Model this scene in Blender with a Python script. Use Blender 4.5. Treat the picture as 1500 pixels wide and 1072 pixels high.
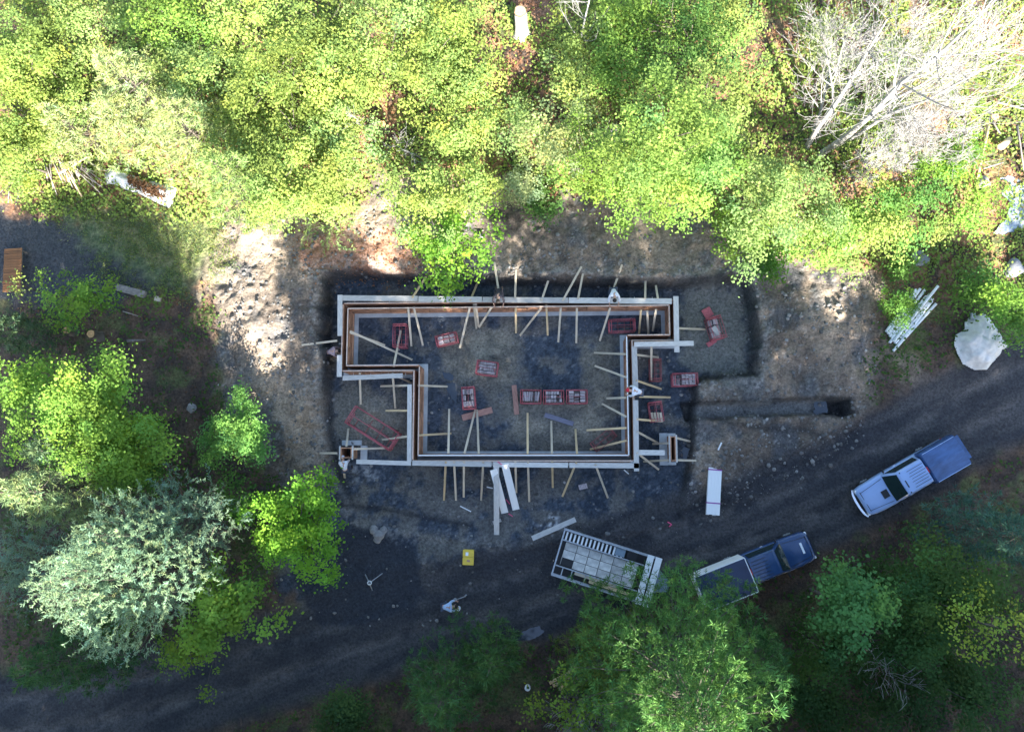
import bpy, bmesh, math, random
import numpy as np
from mathutils import Vector, Matrix
random.seed(7)
rng = np.random.default_rng(11)
scene = bpy.context.scene
for o in list(bpy.data.objects):
    bpy.data.objects.remove(o)
COL = scene.collection
R = math.radians

# ------------------------------------------------------------------ camera, sky, sun, exposure
HCAM = 46.0                      # drone height over the datum (top of the form walls)
FPX, CX, CY = 1155.0, 750.0, 536.0
NAD = (810.0, 680.0)             # the point straight below the drone
_n = Vector(((NAD[0]-CX)/FPX, (CY-NAD[1])/FPX, -1.0)).normalized()
_zc = -_n
_xc = (Vector((1, 0, 0)) - _zc*_zc.x).normalized()
_yc = _zc.cross(_xc)
RM = Matrix((_xc, _yc, _zc))     # camera space -> world
RMN = np.array(RM)
cam = bpy.data.cameras.new('camera')
cam.sensor_fit = 'HORIZONTAL'; cam.sensor_width = 36.0
cam.lens = 36.0*FPX/1500.0
cam.clip_start = 0.5; cam.clip_end = 3000
camo = bpy.data.objects.new('camera', cam); COL.objects.link(camo)
camo.matrix_world = Matrix.Translation((0, 0, HCAM)) @ RM.to_4x4()
scene.camera = camo

SUN_EL, SUN_AZ = R(30), math.atan2(0.30, -0.95)          # azimuth measured from +Y towards +X
sdir = Vector((math.sin(SUN_AZ)*math.cos(SUN_EL), math.cos(SUN_AZ)*math.cos(SUN_EL), math.sin(SUN_EL)))
w = bpy.data.worlds.new('World'); scene.world = w; w.use_nodes = True
nt = w.node_tree; nt.nodes.clear()
sky = nt.nodes.new('ShaderNodeTexSky'); sky.sky_type = 'NISHITA'; sky.sun_disc = False
sky.sun_elevation = SUN_EL; sky.sun_rotation = SUN_AZ
sky.air_density = 1.0; sky.dust_density = 1.0; sky.ozone_density = 1.0
bg = nt.nodes.new('ShaderNodeBackground'); bg.inputs['Strength'].default_value = 0.085
wo = nt.nodes.new('ShaderNodeOutputWorld')
nt.links.new(sky.outputs[0], bg.inputs[0]); nt.links.new(bg.outputs[0], wo.inputs[0])
sl = bpy.data.lights.new('sun', 'SUN'); sl.energy = 5.0; sl.angle = R(0.5); sl.color = (1.0, 0.95, 0.86)
so = bpy.data.objects.new('sun', sl); COL.objects.link(so)
so.rotation_mode = 'QUATERNION'; so.rotation_quaternion = sdir.to_track_quat('Z', 'Y'); so.location = (0, 0, 80)
vs = scene.view_settings
vs.view_transform = 'Standard'; vs.look = 'None'; vs.exposure = 2.7; vs.gamma = 1.0; vs.use_curve_mapping = False
scene.cycles.max_bounces = 6; scene.cycles.diffuse_bounces = 3; scene.cycles.transmission_bounces = 4
scene.cycles.transparent_max_bounces = 4; scene.cycles.use_denoising = True
scene.cycles.caustics_reflective = False; scene.cycles.caustics_refractive = False

# ------------------------------------------------------------------ geometry of the place
def P(px, py, z=0.0):
    d = RM @ Vector(((px-CX)/FPX, (CY-py)/FPX, -1.0))
    t = (z-HCAM)/d.z
    return Vector((d.x*t, d.y*t, z))
def px_scale(px, py, z=0.0):     # photograph pixels per metre at that point
    d = RM @ Vector(((px-CX)/FPX, (CY-py)/FPX, -1.0))
    return FPX*(-d.z)/(HCAM-z)
def PW(poly, z=-0.6):
    return np.array([P(x, y, z)[:2] for x, y in poly])
def to_px(X, Y, Z):
    V = np.stack([X, Y, Z-HCAM], -1) @ RMN          # world -> camera (transpose of RM)
    return CX+FPX*V[..., 0]/-V[..., 2], CY-FPX*V[..., 1]/-V[..., 2]

def smooth(e0, e1, x):
    t = np.clip((x-e0)/(e1-e0), 0, 1); return t*t*(3-2*t)
def sdf(poly, X, Y):             # signed distance to a polygon, inside negative
    d = np.full(X.shape, 1e9); inside = np.zeros(X.shape, bool)
    n = len(poly)
    for i in range(n):
        ax, ay = poly[i]; bx, by = poly[(i+1) % n]
        ex, ey = bx-ax, by-ay; wx, wy = X-ax, Y-ay
        t = np.clip((wx*ex+wy*ey)/(ex*ex+ey*ey+1e-9), 0, 1)
        d = np.minimum(d, (wx-ex*t)**2+(wy-ey*t)**2)
        c = ((ay > Y) != (by > Y)) & (X < (bx-ax)*(Y-ay)/((by-ay)+1e-12)+ax)
        inside ^= c
    d = np.sqrt(d); return np.where(inside, -d, d)
def segd(pts, X, Y):             # distance to a polyline
    d = np.full(X.shape, 1e9)
    for (ax, ay), (bx, by) in zip(pts[:-1], pts[1:]):
        ex, ey = bx-ax, by-ay; wx, wy = X-ax, Y-ay
        t = np.clip((wx*ex+wy*ey)/(ex*ex+ey*ey+1e-9), 0, 1)
        d = np.minimum(d, (wx-ex*t)**2+(wy-ey*t)**2)
    return np.sqrt(d)
def _hash(ix, iy, s):
    h = (ix*374761393+iy*668265263+s*1442695041) & 0xffffffff
    h = ((h ^ (h >> 13))*1274126177) & 0xffffffff
    return ((h ^ (h >> 16)) & 0xffff)/65535.0
def vnoise(X, Y, s=0):
    ix = np.floor(X).astype(np.int64); iy = np.floor(Y).astype(np.int64)
    fx = X-ix; fy = Y-iy; fx = fx*fx*(3-2*fx); fy = fy*fy*(3-2*fy)
    a = _hash(ix, iy, s); b = _hash(ix+1, iy, s); c = _hash(ix, iy+1, s); d = _hash(ix+1, iy+1, s)
    return (a*(1-fx)+b*fx)*(1-fy)+(c*(1-fx)+d*fx)*fy
def fbm(X, Y, f, s=0, o=4):
    r = 0; a = .5; t = 0
    for k in range(o):
        r = r+a*vnoise(X*f+13.7*k, Y*f-7.1*k, s+k); t += a; a *= .55; f *= 2.03
    return r/t

CTRL = [(0,0,1.0),(400,0,1.2),(800,0,1.2),(1200,0,1.0),(1500,0,.6),(0,180,.4),(300,180,.5),(600,180,.6),(900,180,.6),(1250,180,.4),(1500,200,-.2),
 (480,350,.15),(620,380,.05),(760,390,.0),(900,385,.05),(1050,390,.0),(1180,400,-.1),(400,330,.3),(380,430,.3),(400,520,.3),(420,600,.0),(400,690,-.6),
 (100,350,.0),(230,400,.0),(60,470,-.2),(150,560,-.4),(60,700,-.7),(250,620,-.5),(160,840,-1.1),(300,760,-1.0),(300,900,-1.5),
 (0,1060,-1.9),(300,1010,-1.8),(500,950,-1.7),(650,900,-1.65),(800,860,-1.6),(950,800,-1.5),(1100,770,-1.35),(1250,710,-1.1),(1400,620,-.8),(1500,560,-.6),
 (500,1060,-1.7),(700,1000,-1.6),(900,960,-1.5),(1100,960,-1.4),(1300,900,-1.2),(1450,800,-.9),(1450,1000,-1.2),(1200,1060,-1.4),
 (1160,480,-.25),(1250,520,-.3),(1350,450,-.3),(1450,500,-.4),(1150,580,-.5),(1060,590,-.55),(1150,660,-.9),(1060,650,-.95),(1030,740,-1.4),
 (500,740,-1.55),(620,760,-1.6),(760,760,-1.6),(880,740,-1.6),(500,630,-1.45),(540,840,-1.65)]
CT = np.array([[*P(x, y, z)[:2], z] for x, y, z in CTRL])
PIT = PW([(477,404),(520,398),(600,403),(700,404),(800,409),(900,411),(1000,412),(1050,405),(1094,404),(1104,440),(1112,500),(1109,550),(1040,556),(1022,562),(1020,640),(1012,700),(1000,760),(760,800),(520,770),(490,700),(476,640),(474,560),(473,480)])
TRENCH = PW([(1005,590),(1110,587),(1200,583),(1246,584),(1246,609),(1180,607),(1100,610),(1010,615)], -.7)
HOLE = PW([(1212,583),(1248,582),(1248,610),(1212,609)], -.7)
HOUSE = PW([(500,440),(988,444),(988,498),(928,498),(928,676),(604,676),(604,544),(500,544)], 0)
ROADL = PW([(-60,1062),(150,1035),(300,1000),(450,955),(600,905),(760,870),(900,825),(1000,795),(1100,765),(1200,725),(1300,675),(1400,610),(1560,520)], -1.4)
SPOIL = PW([(345,305),(420,300),(500,345),(560,265),(720,270),(800,300),(920,270),(1010,300),(1090,370),(1180,385),(1290,400),(1285,480),(1270,560),(1265,640),(1180,690),(1070,755),(1010,760),(760,800),(520,770),(470,740),(400,700),(345,640),(325,560),(330,470),(300,430)])
MOUND = [(385,345,1.3,.35),(440,360,1.2,.3),(400,480,1.5,.35),(385,560,1.2,.3),(450,590,1.0,.3),(420,650,1.2,.35),(930,330,1.4,.35),(850,340,1.2,.25),(1010,350,1.2,.2),
         (1165,470,1.2,.25),(1215,480,1.1,.35),(1245,430,1.2,.25),(1055,580,.9,.2),(1085,640,1.2,.25),(1170,640,1.3,.2),(1060,690,.8,.2),(712,505,1.3,.22),(735,530,1.1,.2),(700,540,1.0,.15),
         (545,590,1.2,.4),(510,610,1.2,.25),(575,610,.9,.3),(830,625,1.6,.12)]
MO = [(*P(x, y, -.8)[:2], r, a) for x, y, r, a in MOUND]
FLOOR = -1.65

def height(X, Y):
    X = np.asarray(X, float); Y = np.asarray(Y, float)
    num = np.zeros(X.shape); den = np.zeros(X.shape)
    for cx, cy, cz in CT:
        wgt = 1.0/(((X-cx)**2+(Y-cy)**2)+1.2)**1.6
        num += wgt*cz; den += wgt
    h = num/den
    wob = (fbm(X, Y, .9, 3, 3)-.5)
    rough = smooth(.5, -.8, sdf(SPOIL, X, Y)+wob*1.2)
    sp = sdf(PIT, X, Y)+wob*.55+(fbm(X, Y, 2.6, 7, 2)-.5)*.3
    inpit = smooth(.06, -.24, sp)
    h = h+rough*(1-inpit)*((fbm(X, Y, .55, 21, 5)-.5)*.75+(fbm(X, Y, 2.2, 31, 3)-.5)*.38)
    bumps = np.zeros(X.shape)
    for mx, my, r, a in MO:
        bumps += a*np.exp(-((X-mx)**2+(Y-my)**2)/(r*r))
    pw = np.minimum(h, FLOOR+(fbm(X, Y, .8, 41, 3)-.5)*.10)
    h = h*(1-inpit)+pw*inpit
    lip = np.exp(-((sp-.15)/.22)**2)*.06
    h = h+bumps*(.6+.8*fbm(X, Y, 1.6, 51, 3))+lip
    wt = wob*.35+(fbm(X, Y, 2.6, 8, 2)-.5)*.3; ts = sdf(TRENCH, X, Y)+wt
    h = h-smooth(.06, -.18, ts)*.95-smooth(.15, -.45, sdf(HOLE, X, Y)+wt*1.6)*.9
    rd = segd(ROADL, X, Y)
    road = smooth(3.0, 1.6, rd)
    h = h-road*.10+np.exp(-((rd-3.0)/.4)**2)*.05-np.exp(-((rd-.95)/.3)**2)*.07*road
    h = h+(fbm(X, Y, 3.2, 61, 3)-.5)*.05
    h = h+(1-inpit)*(1-road)*(fbm(X, Y, 1.1, 71, 3)-.5)*.16
    return h
def hz(x, y):
    return float(height(np.array([x]), np.array([y]))[0])
def PG(px, py, dz=0.0):          # the point of the ground seen at that pixel
    z = -0.5
    for _ in range(4):
        p = P(px, py, z); z = hz(p.x, p.y)
    p = P(px, py, z+dz); return p

# ------------------------------------------------------------------ object helpers
def link(o, parent=None):
    COL.objects.link(o)
    if parent: o.parent = parent
    return o
def tag(o, label=None, cat=None, group=None, kind=None):
    if label: o['label'] = label
    if cat: o['category'] = cat
    if group: o['group'] = group
    if kind: o['kind'] = kind
    return o
def empty(name, loc, rz=0.0, label=None, cat=None, group=None):
    o = bpy.data.objects.new(name, None); link(o)
    o.location = loc; o.rotation_euler = (0, 0, rz); o.empty_display_size = .2
    return tag(o, label, cat, group)
class MB:
    def __init__(s): s.v = []; s.f = []; s.sm = []
    def quad(s, a, b, c, d): 
        n = len(s.v); s.v += [tuple(a), tuple(b), tuple(c), tuple(d)]; s.f.append((n, n+1, n+2, n+3))
    def box(s, c, size, rot=None):
        n = len(s.v); hx, hy, hz_ = [k/2 for k in size]; c = Vector(c)
        for sx, sy, sz in ((-1,-1,-1),(1,-1,-1),(1,1,-1),(-1,1,-1),(-1,-1,1),(1,-1,1),(1,1,1),(-1,1,1)):
            v = Vector((sx*hx, sy*hy, sz*hz_))
            if rot is not None: v = rot @ v
            s.v.append(tuple(c+v))
        for q in ((0,3,2,1),(4,5,6,7),(0,1,5,4),(1,2,6,5),(2,3,7,6),(3,0,4,7)): s.f.append(tuple(n+k for k in q))
        return s
    def bar(s, p, q, wd, hgt, up=Vector((0, 0, 1))):
        p = Vector(p); q = Vector(q); d = q-p; L = d.length; d.normalize()
        y = up.cross(d)
        if y.length < 1e-4: y = Vector((0, 1, 0)).cross(d)
        y.normalize(); z = d.cross(y)
        return s.box((p+q)/2, (L, wd, hgt), Matrix((d, y, z)).transposed())
    def tube(s, p, q, r0, r1=None, n=6, cap=True):
        p = Vector(p); q = Vector(q); r1 = r0 if r1 is None else r1
        d = (q-p).normalized(); a = d.orthogonal().normalized(); b = d.cross(a); k = len(s.v)
        for c, r in ((p, r0), (q, r1)):
            for i in range(n):
                t = 2*math.pi*i/n; s.v.append(tuple(c+(a*math.cos(t)+b*math.sin(t))*r))
        for i in range(n):
            j = (i+1) % n; s.f.append((k+i, k+j, k+n+j, k+n+i)); s.sm.append(len(s.f)-1)
        if cap:
            s.f.append(tuple(k+n+i for i in range(n))); s.f.append(tuple(k+i for i in reversed(range(n))))
        return s
    def mesh(s, name, mat, smooth_all=False):
        me = bpy.data.meshes.new(name); me.from_pydata(s.v, [], s.f)
        if mat: me.materials.append(mat)
        if smooth_all: me.polygons.foreach_set('use_smooth', [True]*len(me.polygons))
        else:
            for i in s.sm: me.polygons[i].use_smooth = True
        me.update(); return me
    def build(s, name, mat, parent=None, smooth_all=False):
        return link(bpy.data.objects.new(name, s.mesh(name, mat, smooth_all)), parent)
def inst(name, me, parent=None, loc=(0, 0, 0), rot=(0, 0, 0), sc=(1, 1, 1)):
    o = bpy.data.objects.new(name, me); link(o, parent)
    o.location = loc; o.rotation_euler = rot; o.scale = sc; return o
def bevel(o, wd, seg=2):
    m = o.modifiers.new('bevel', 'BEVEL'); m.width = wd; m.segments = seg; m.limit_method = 'ANGLE'; m.angle_limit = R(35)
    return o

# ------------------------------------------------------------------ materials
def mat(name, col, rough=.7, var=.25, scale=6.0, bump=.0, stretch=(1, 1, 1), spec=.4, metal=0., col2=None, rnd=0., coat=0.):
    m = bpy.data.materials.new(name); m.use_nodes = True; t = m.node_tree; N = t.nodes; L = t.links
    b = N['Principled BSDF']; b.inputs['Roughness'].default_value = rough; b.inputs['Metallic'].default_value = metal
    b.inputs['Specular IOR Level'].default_value = spec; b.inputs['Coat Weight'].default_value = coat
    tc = N.new('ShaderNodeTexCoord'); mp = N.new('ShaderNodeMapping'); mp.inputs['Scale'].default_value = stretch
    L.new(tc.outputs['Object'], mp.inputs[0])
    nz = N.new('ShaderNodeTexNoise'); nz.inputs['Scale'].default_value = scale; nz.inputs['Detail'].default_value = 6; nz.inputs['Roughness'].default_value = .65
    L.new(mp.outputs[0], nz.inputs[0])
    rp = N.new('ShaderNodeValToRGB'); c = np.array(col); c2 = np.array(col2) if col2 else c*(1-var)
    rp.color_ramp.elements[0].position = .32; rp.color_ramp.elements[1].position = .68
    rp.color_ramp.elements[0].color = (*c2, 1); rp.color_ramp.elements[1].color = (*np.minimum(c*(1+var*.45), .95), 1)
    L.new(nz.outputs[0], rp.inputs[0]); out = rp.outputs[0]
    if rnd:
        oi = N.new('ShaderNodeObjectInfo'); hs = N.new('ShaderNodeHueSaturation'); ma = N.new('ShaderNodeMapRange')
        ma.inputs[3].default_value = 1-rnd; ma.inputs[4].default_value = 1+rnd*.6
        L.new(oi.outputs['Random'], ma.inputs[0]); L.new(ma.outputs[0], hs.inputs['Value']); L.new(out, hs.inputs['Color']); out = hs.outputs[0]
    L.new(out, b.inputs['Base Color'])
    if bump:
        bp = N.new('ShaderNodeBump'); bp.inputs['Strength'].default_value = bump; bp.inputs['Distance'].default_value = .03
        L.new(nz.outputs[0], bp.inputs['Height']); L.new(bp.outputs[0], b.inputs['Normal'])
    return m
M = {}
M['lumber'] = mat('lumber', (.64,.53,.39), .75, .3, 3, .2, (1, 14, 14), rnd=.25)
M['lumber_new'] = mat('lumber_new', (.66,.48,.27), .75, .3, 3, .2, (1, 14, 14), rnd=.2)
M['plank'] = mat('plank', (.56,.53,.49), .8, .3, 2.5, .2, (1.2, 14, 14), rnd=.22)
M['ply'] = mat('plywood', (.50,.27,.16), .7, .5, 2.0, .1, (1, 1, 4), rnd=.3)
M['ply_edge'] = mat('plywood_edge', (.62,.47,.38), .7, .3, 5, .1, rnd=.2)
M['steel_edge'] = mat('form_steel_edge', (.55,.55,.57), .45, .3, 5, 0, metal=.0)
M['concrete'] = mat('concrete', (.46,.48,.49), .85, .25, 1.5, .25)
M['whitewood'] = mat('white_board', (.80,.80,.78), .6, .08, 3, .05, (1, 10, 10))
M['red_steel'] = mat('red_steel', (.52,.13,.15), .55, .35, 9, .1, rnd=.2)
M['rust_steel'] = mat('rusty_red_steel', (.34,.11,.11), .65, .4, 9, .15, rnd=.2)
M['hardware'] = mat('form_hardware', (.40,.33,.33), .55, .5, 14, .2, rnd=.4)
M['redwood'] = mat('reddish_board', (.42,.22,.17), .75, .35, 3, .2, (1, 10, 10), rnd=.2)
M['bluewood'] = mat('blue_grey_board', (.17,.17,.22), .7, .3, 3, .2, (1, 10, 10))
M['purple'] = mat('purple_strap', (.30,.07,.30), .5, .1)
M['pink'] = mat('pink_ribbon', (.80,.10,.22), .5, .1)
M['yellow'] = mat('yellow_plastic', (.75,.52,.06), .45, .15, 8)
M['tarp'] = mat('white_tarp', (.64,.63,.60), .6, .22, 2.6, .9)
M['oldtarp'] = mat('weathered_tarp', (.60,.60,.58), .6, .35, 2.5, .4)
M['pvc'] = mat('white_pipe', (.78,.80,.80), .35, .08, 3)
M['bark'] = mat('bark', (.12,.10,.08), .9, .45, 5, .6, (1, 1, .3))
M['palebark'] = mat('pale_bark', (.36,.345,.32), .85, .4, 6, .3, (1, 1, .3))
M['deadwood'] = mat('dead_wood', (.30,.285,.265), .85, .3, 4, .1)
M['stick'] = mat('weathered_stick', (.30,.26,.23), .9, .4, 5, .3, rnd=.4)
M['cutwood'] = mat('cut_wood', (.62,.36,.16), .8, .3, 9, .2)
M['deck'] = mat('stained_slat', (.27,.115,.04), .7, .35, 4, .2, (1, 12, 12), rnd=.25)
M['rubber'] = mat('tyre_rubber', (.02,.02,.02), .8, .2)
M['chrome'] = mat('chrome', (.75,.76,.78), .15, .05, metal=1.)
M['glass'] = mat('car_glass', (.015,.03,.032), .04, .1, spec=.8)
M['black'] = mat('black_plastic', (.02,.02,.022), .5, .2)
M['redlamp'] = mat('red_lens', (.45,.02,.03), .2, .1)
M['whitelamp'] = mat('clear_lens', (.80,.82,.85), .1, .05)
M['lightblue'] = mat('light_blue_paint', (.29,.41,.66), .3, .06, 2, coat=.6)
M['navy'] = mat('dark_blue_paint', (.025,.06,.15), .2, .1, 2, coat=.6)
M['cap'] = mat('blue_cap_paint', (.055,.11,.25), .25, .45, 1.3, coat=.35, stretch=(.6, 1.6, 1))
M['boxtop'] = mat('dark_box_roof', (.012,.026,.07), .3, .3, 1.5, coat=.1)
M['white'] = mat('white_paint', (.78,.78,.77), .4, .08, 3)
M['alu'] = mat('aluminium', (.44,.46,.49), .4, .3, 6, metal=.3)
M['galv'] = mat('galvanised', (.42,.44,.46), .45, .3, 5, metal=.3)
M['greypanel'] = mat('grey_panel', (.60,.57,.52), .6, .35, 2.5, .1, rnd=.25)
M['bluegrey'] = mat('blue_grey_sheet', (.20,.26,.31), .4, .2, 2)
M['rock'] = mat('rock', (.26,.25,.24), .9, .4, 3, .5)
M['slab'] = mat('concrete_slab', (.21,.22,.24), .85, .3, 3, .3)
M['skin'] = mat('skin', (.52,.31,.22), .6, .1)
M['shirtblue'] = mat('light_blue_cloth', (.38,.52,.72), .85, .15, 9, .2)
M['shirtwhite'] = mat('white_cloth', (.74,.75,.78), .85, .12, 9, .2)
M['shirtdark'] = mat('dark_cloth', (.05,.045,.055), .9, .2, 9, .2)
M['shirtpink'] = mat('faded_cloth', (.40,.30,.32), .9, .2, 9, .2)
M['denim'] = mat('denim', (.07,.085,.12), .9, .25, 9, .2)
M['boots'] = mat('boots', (.07,.05,.035), .8, .2)
M['hairdark'] = mat('dark_hair', (.015,.012,.01), .7, .2)
M['redcap'] = mat('red_cloth', (.60,.03,.05), .8, .1)
M['eye'] = mat('eye_white', (.8,.8,.8), .3, .02)

def water_mat(name, col, rough):
    m = mat(name, col, rough, .2, 1.5, .08, spec=.7); return m
M['puddle'] = water_mat('puddle_water', (.035,.045,.06), .06)
M['stream'] = mat('white_water', (.62,.66,.70), .35, 0, 3.0, .6, (1, 1, 1), col2=(.10,.14,.19))

def leafmat(name, trans=.42):
    m = bpy.data.materials.new(name); m.use_nodes = True; t = m.node_tree; N = t.nodes; L = t.links; N.clear()
    at = N.new('ShaderNodeAttribute'); at.attribute_name = 'Col'
    oi = N.new('ShaderNodeObjectInfo'); mx = N.new('ShaderNodeMix'); mx.data_type = 'RGBA'; mx.blend_type = 'MULTIPLY'; mx.inputs[0].default_value = 1
    L.new(at.outputs['Color'], mx.inputs[6]); L.new(oi.outputs['Color'], mx.inputs[7])
    pb = N.new('ShaderNodeBsdfPrincipled'); pb.inputs['Roughness'].default_value = .6; pb.inputs['Specular IOR Level'].default_value = .12
    tr = N.new('ShaderNodeBsdfTranslucent'); ms = N.new('ShaderNodeMixShader'); ms.inputs[0].default_value = trans
    hs = N.new('ShaderNodeHueSaturation'); hs.inputs['Saturation'].default_value = 1.1; hs.inputs['Value'].default_value = 1.15
    L.new(mx.outputs[2], pb.inputs['Base Color']); L.new(mx.outputs[2], hs.inputs['Color']); L.new(hs.outputs[0], tr.inputs['Color'])
    L.new(pb.outputs[0], ms.inputs[1]); L.new(tr.outputs[0], ms.inputs[2])
    o = N.new('ShaderNodeOutputMaterial'); L.new(ms.outputs[0], o.inputs[0]); return m
M['leaf'] = leafmat('leaf'); M['needle'] = leafmat('needle', .25)

# ------------------------------------------------------------------ the ground: one sheet, out to the horizon
def ground_colour(X, Y):
    n1 = fbm(X, Y, .35, 101, 4); n2 = fbm(X, Y, 1.3, 111, 4); n3 = fbm(X, Y, 4.5, 121, 3); n4 = fbm(X, Y, .8, 131, 4)
    def c(*k): return np.array(k)[None, None, :] if X.ndim == 2 else np.array(k)[None, :]
    def mix(a, b, t): return a*(1-t[..., None])+b*t[..., None]
    col = mix(c(.060,.043,.034), c(.115,.075,.050), smooth(.3, .7, n2))
    # forest floor: fallen orange leaves towards the lit north edge
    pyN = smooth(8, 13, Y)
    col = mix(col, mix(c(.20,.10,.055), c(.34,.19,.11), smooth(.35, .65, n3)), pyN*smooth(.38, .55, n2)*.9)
    col = mix(col, c(.10,.13,.04), smooth(.52, .68, n4)*.55)
    # black drive and grass at the west yard
    def soft(poly, wd, z=-.4, amp=1.2): return smooth(wd, -wd, sdf(PW(poly, z), X, Y)+(n2-.5)*amp*2)
    col = mix(col, mix(c(.040,.044,.050), c(.075,.075,.075), n3), soft([(-80,312),(130,318),(270,415),(160,455),(20,440),(-80,440)], .6))
    gr = soft([(90,305),(250,290),(335,310),(340,390),(270,425),(180,395),(110,345)], .6)
    col = mix(col, mix(c(.085,.12,.045), c(.17,.19,.085), smooth(.35, .65, n3)), gr*(.55+.45*n2))
    # spoil
    sp = smooth(.7, -.7, sdf(SPOIL, X, Y)+(n2-.5)*2.6)
    dirt = mix(c(.100,.080,.064), c(.215,.172,.132), smooth(.35, .68, n1*.5+n2*.5))
    dirt = mix(dirt, c(.28,.21,.15), smooth(.56, .74, n4)*.75)
    dirt = mix(dirt, c(.085,.092,.10), smooth(.5, .66, fbm(X, Y, .6, 141, 4))*.7)
    dirt = mix(dirt, c(.34,.33,.31), smooth(.68, .80, n3)*.5)
    sand_dapple = np.zeros(X.shape)  # tan soil patches, lightened to paint sun dapples into the ground
    for poly in ([(362,318),(410,308),(435,360),(425,420),(395,400),(370,360)], [(375,505),(410,520),(470,600),(478,690),(440,680),(400,600),(372,560)], [(905,290),(960,300),(975,350),(940,370),(905,340)], [(1195,430),(1235,450),(1240,505),(1205,520),(1190,480)], [(500,300),(545,330),(560,380),(500,350)], [(1300,510),(1345,520),(1375,570),(1330,560)]):
        sand_dapple = np.maximum(sand_dapple, soft(poly, .7, -.2, 1.6))
    dirt = mix(dirt, mix(c(.25,.19,.135), c(.38,.295,.21), smooth(.3, .7, n2*.5+n3*.5)), sand_dapple*.85)
    col = mix(col, dirt, np.maximum(sp, sand_dapple*.6))
    rimor = soft([(440,350),(560,345),(640,390),(560,402),(470,400),(445,385)], .5)
    col = mix(col, mix(c(.30,.14,.08), c(.42,.24,.16), n3), rimor*.8)
    # pit floor and the open ground south of it: dark crushed stone
    pit = smooth(.15, -.35, sdf(PIT, X, Y)+(n2-.5)*.6)
    south = soft([(480,690),(1010,690),(1060,770),(1010,830),(880,860),(700,920),(560,930),(440,920),(400,830),(450,740)], 1.0, -1.6, 1.6)
    grav = mix(c(.030,.040,.056), c(.070,.084,.106), smooth(.3, .7, n1*.4+n3*.6))
    grav = mix(grav, c(.20,.21,.22), smooth(.70, .82, fbm(X, Y, 6.0, 151, 2))*.55)
    mud = mix(c(.10,.095,.085), c(.20,.18,.15), n2)
    g2 = mix(grav, mud, smooth(.48, .62, n4)*.7)
    col = mix(col, g2, np.maximum(pit, south*.95))
    inhouse = soft([(650,480),(760,470),(760,570),(690,570),(640,540)], .6, -1.6)+soft([(735,585),(890,580),(900,660),(800,665),(740,640)], .6, -1.6)+soft([(845,500),(890,500),(905,600),(880,610)], .5, -1.6)
    col = mix(col, mix(c(.13,.12,.10), c(.27,.24,.185), smooth(.3, .7, n2)), np.clip(inhouse, 0, 1)*.85)
    ramp = soft([(1000,405),(1100,405),(1110,550),(1030,555),(1000,520)], .35)
    col = mix(col, mix(c(.12,.125,.115), c(.20,.195,.17), n2), ramp*.8)
    westf = soft([(478,570),(580,570),(596,640),(520,655),(480,640)], .4)
    col = mix(col, mix(c(.15,.14,.12), c(.30,.26,.19), n2), westf*.75)
    tb = soft([(495,700),(600,690),(610,740),(560,770),(500,760)], .6, -1.6)
    col = mix(col, mix(c(.12,.11,.09), c(.24,.205,.15), n3), tb*.6*smooth(.4, .6, n2))
    # pale stony rims of the cuts
    rim = np.exp(-((sdf(PIT, X, Y)-.3)/.45)**2)*smooth(-16, 2, Y)
    col = mix(col, c(.30,.28,.25), np.clip(rim, 0, 1)*.45*smooth(.4, .6, n3))
    tr = smooth(.1, -.2, sdf(TRENCH, X, Y)); col = mix(col, mix(c(.15,.15,.14), c(.22,.21,.19), n2), tr)
    tsd = sdf(TRENCH, X, Y); col = mix(col, c(.035,.034,.034), np.exp(-((tsd-.02)/.12)**2)*.6)  # shade along the trench edges, painted as a dark band
    psd = sdf(PIT, X, Y)+(n2-.5)*.3; col = mix(col, c(.032,.033,.034), np.exp(-((psd+.12)/.22)**2)*.85*smooth(-3.5, -1.5, Y))  # occlusion shadow painted dark on the pit walls
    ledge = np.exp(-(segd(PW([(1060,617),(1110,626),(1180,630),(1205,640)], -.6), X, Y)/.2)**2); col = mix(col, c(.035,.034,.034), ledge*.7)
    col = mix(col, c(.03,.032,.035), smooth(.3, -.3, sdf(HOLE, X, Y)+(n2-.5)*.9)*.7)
    # the road with its wheel tracks
    rd = segd(ROADL, X, Y)+(n4-.5)*.9
    rm = smooth(3.3, 2.2, rd)
    rcol = mix(c(.029,.030,.035), c(.052,.051,.055), n2)
    trk = np.exp(-((rd-.95)/.35)**2)
    streak = fbm(X*.25+Y*.1, Y*1.6-X*.7, 1.0, 161, 3)
    rcol = mix(rcol, c(.125,.113,.105), np.clip(trk*.6*smooth(.3, .6, n4)+smooth(.45, .7, streak)*.3, 0, .85))
    col = mix(col, rcol, rm*smooth(-.2, .5, np.abs(rd)+.5))
    dk = soft([(432,795),(520,770),(600,800),(625,870),(560,915),(470,915),(435,860)], .25, -1.6, .5)
    col = mix(col, mix(c(.024,.028,.036), c(.042,.046,.056), n3), dk)
    rut = np.exp(-(segd(PW([(490,738),(560,745),(620,757),(690,770)], -1.6), X, Y)/.16)**2)
    col = mix(col, c(.03,.03,.033), rut*.8)
    for a, b in (((600,880),(700,868)), ((620,800),(580,850)), ((760,760),(690,800))):
        pass
    chalk = soft([(782,770),(800,758),(818,768),(838,775),(820,790),(795,790)], .2, -1.6, .7)
    col = mix(col, c(.45,.45,.44), chalk*smooth(.5, .62, n3))
    chalk2 = soft([(512,684),(535,680),(548,700),(520,705)], .25, -1.6, .6); col = mix(col, c(.34,.35,.36), chalk2*.7*smooth(.4, .6, n3))
    tread = soft([(1040,565),(1200,560),(1215,578),(1045,584)], .2, -.6, .2)*(.5+.5*np.sin(X*14))
    col = mix(col, c(.15,.145,.14), tread*.5)
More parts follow.
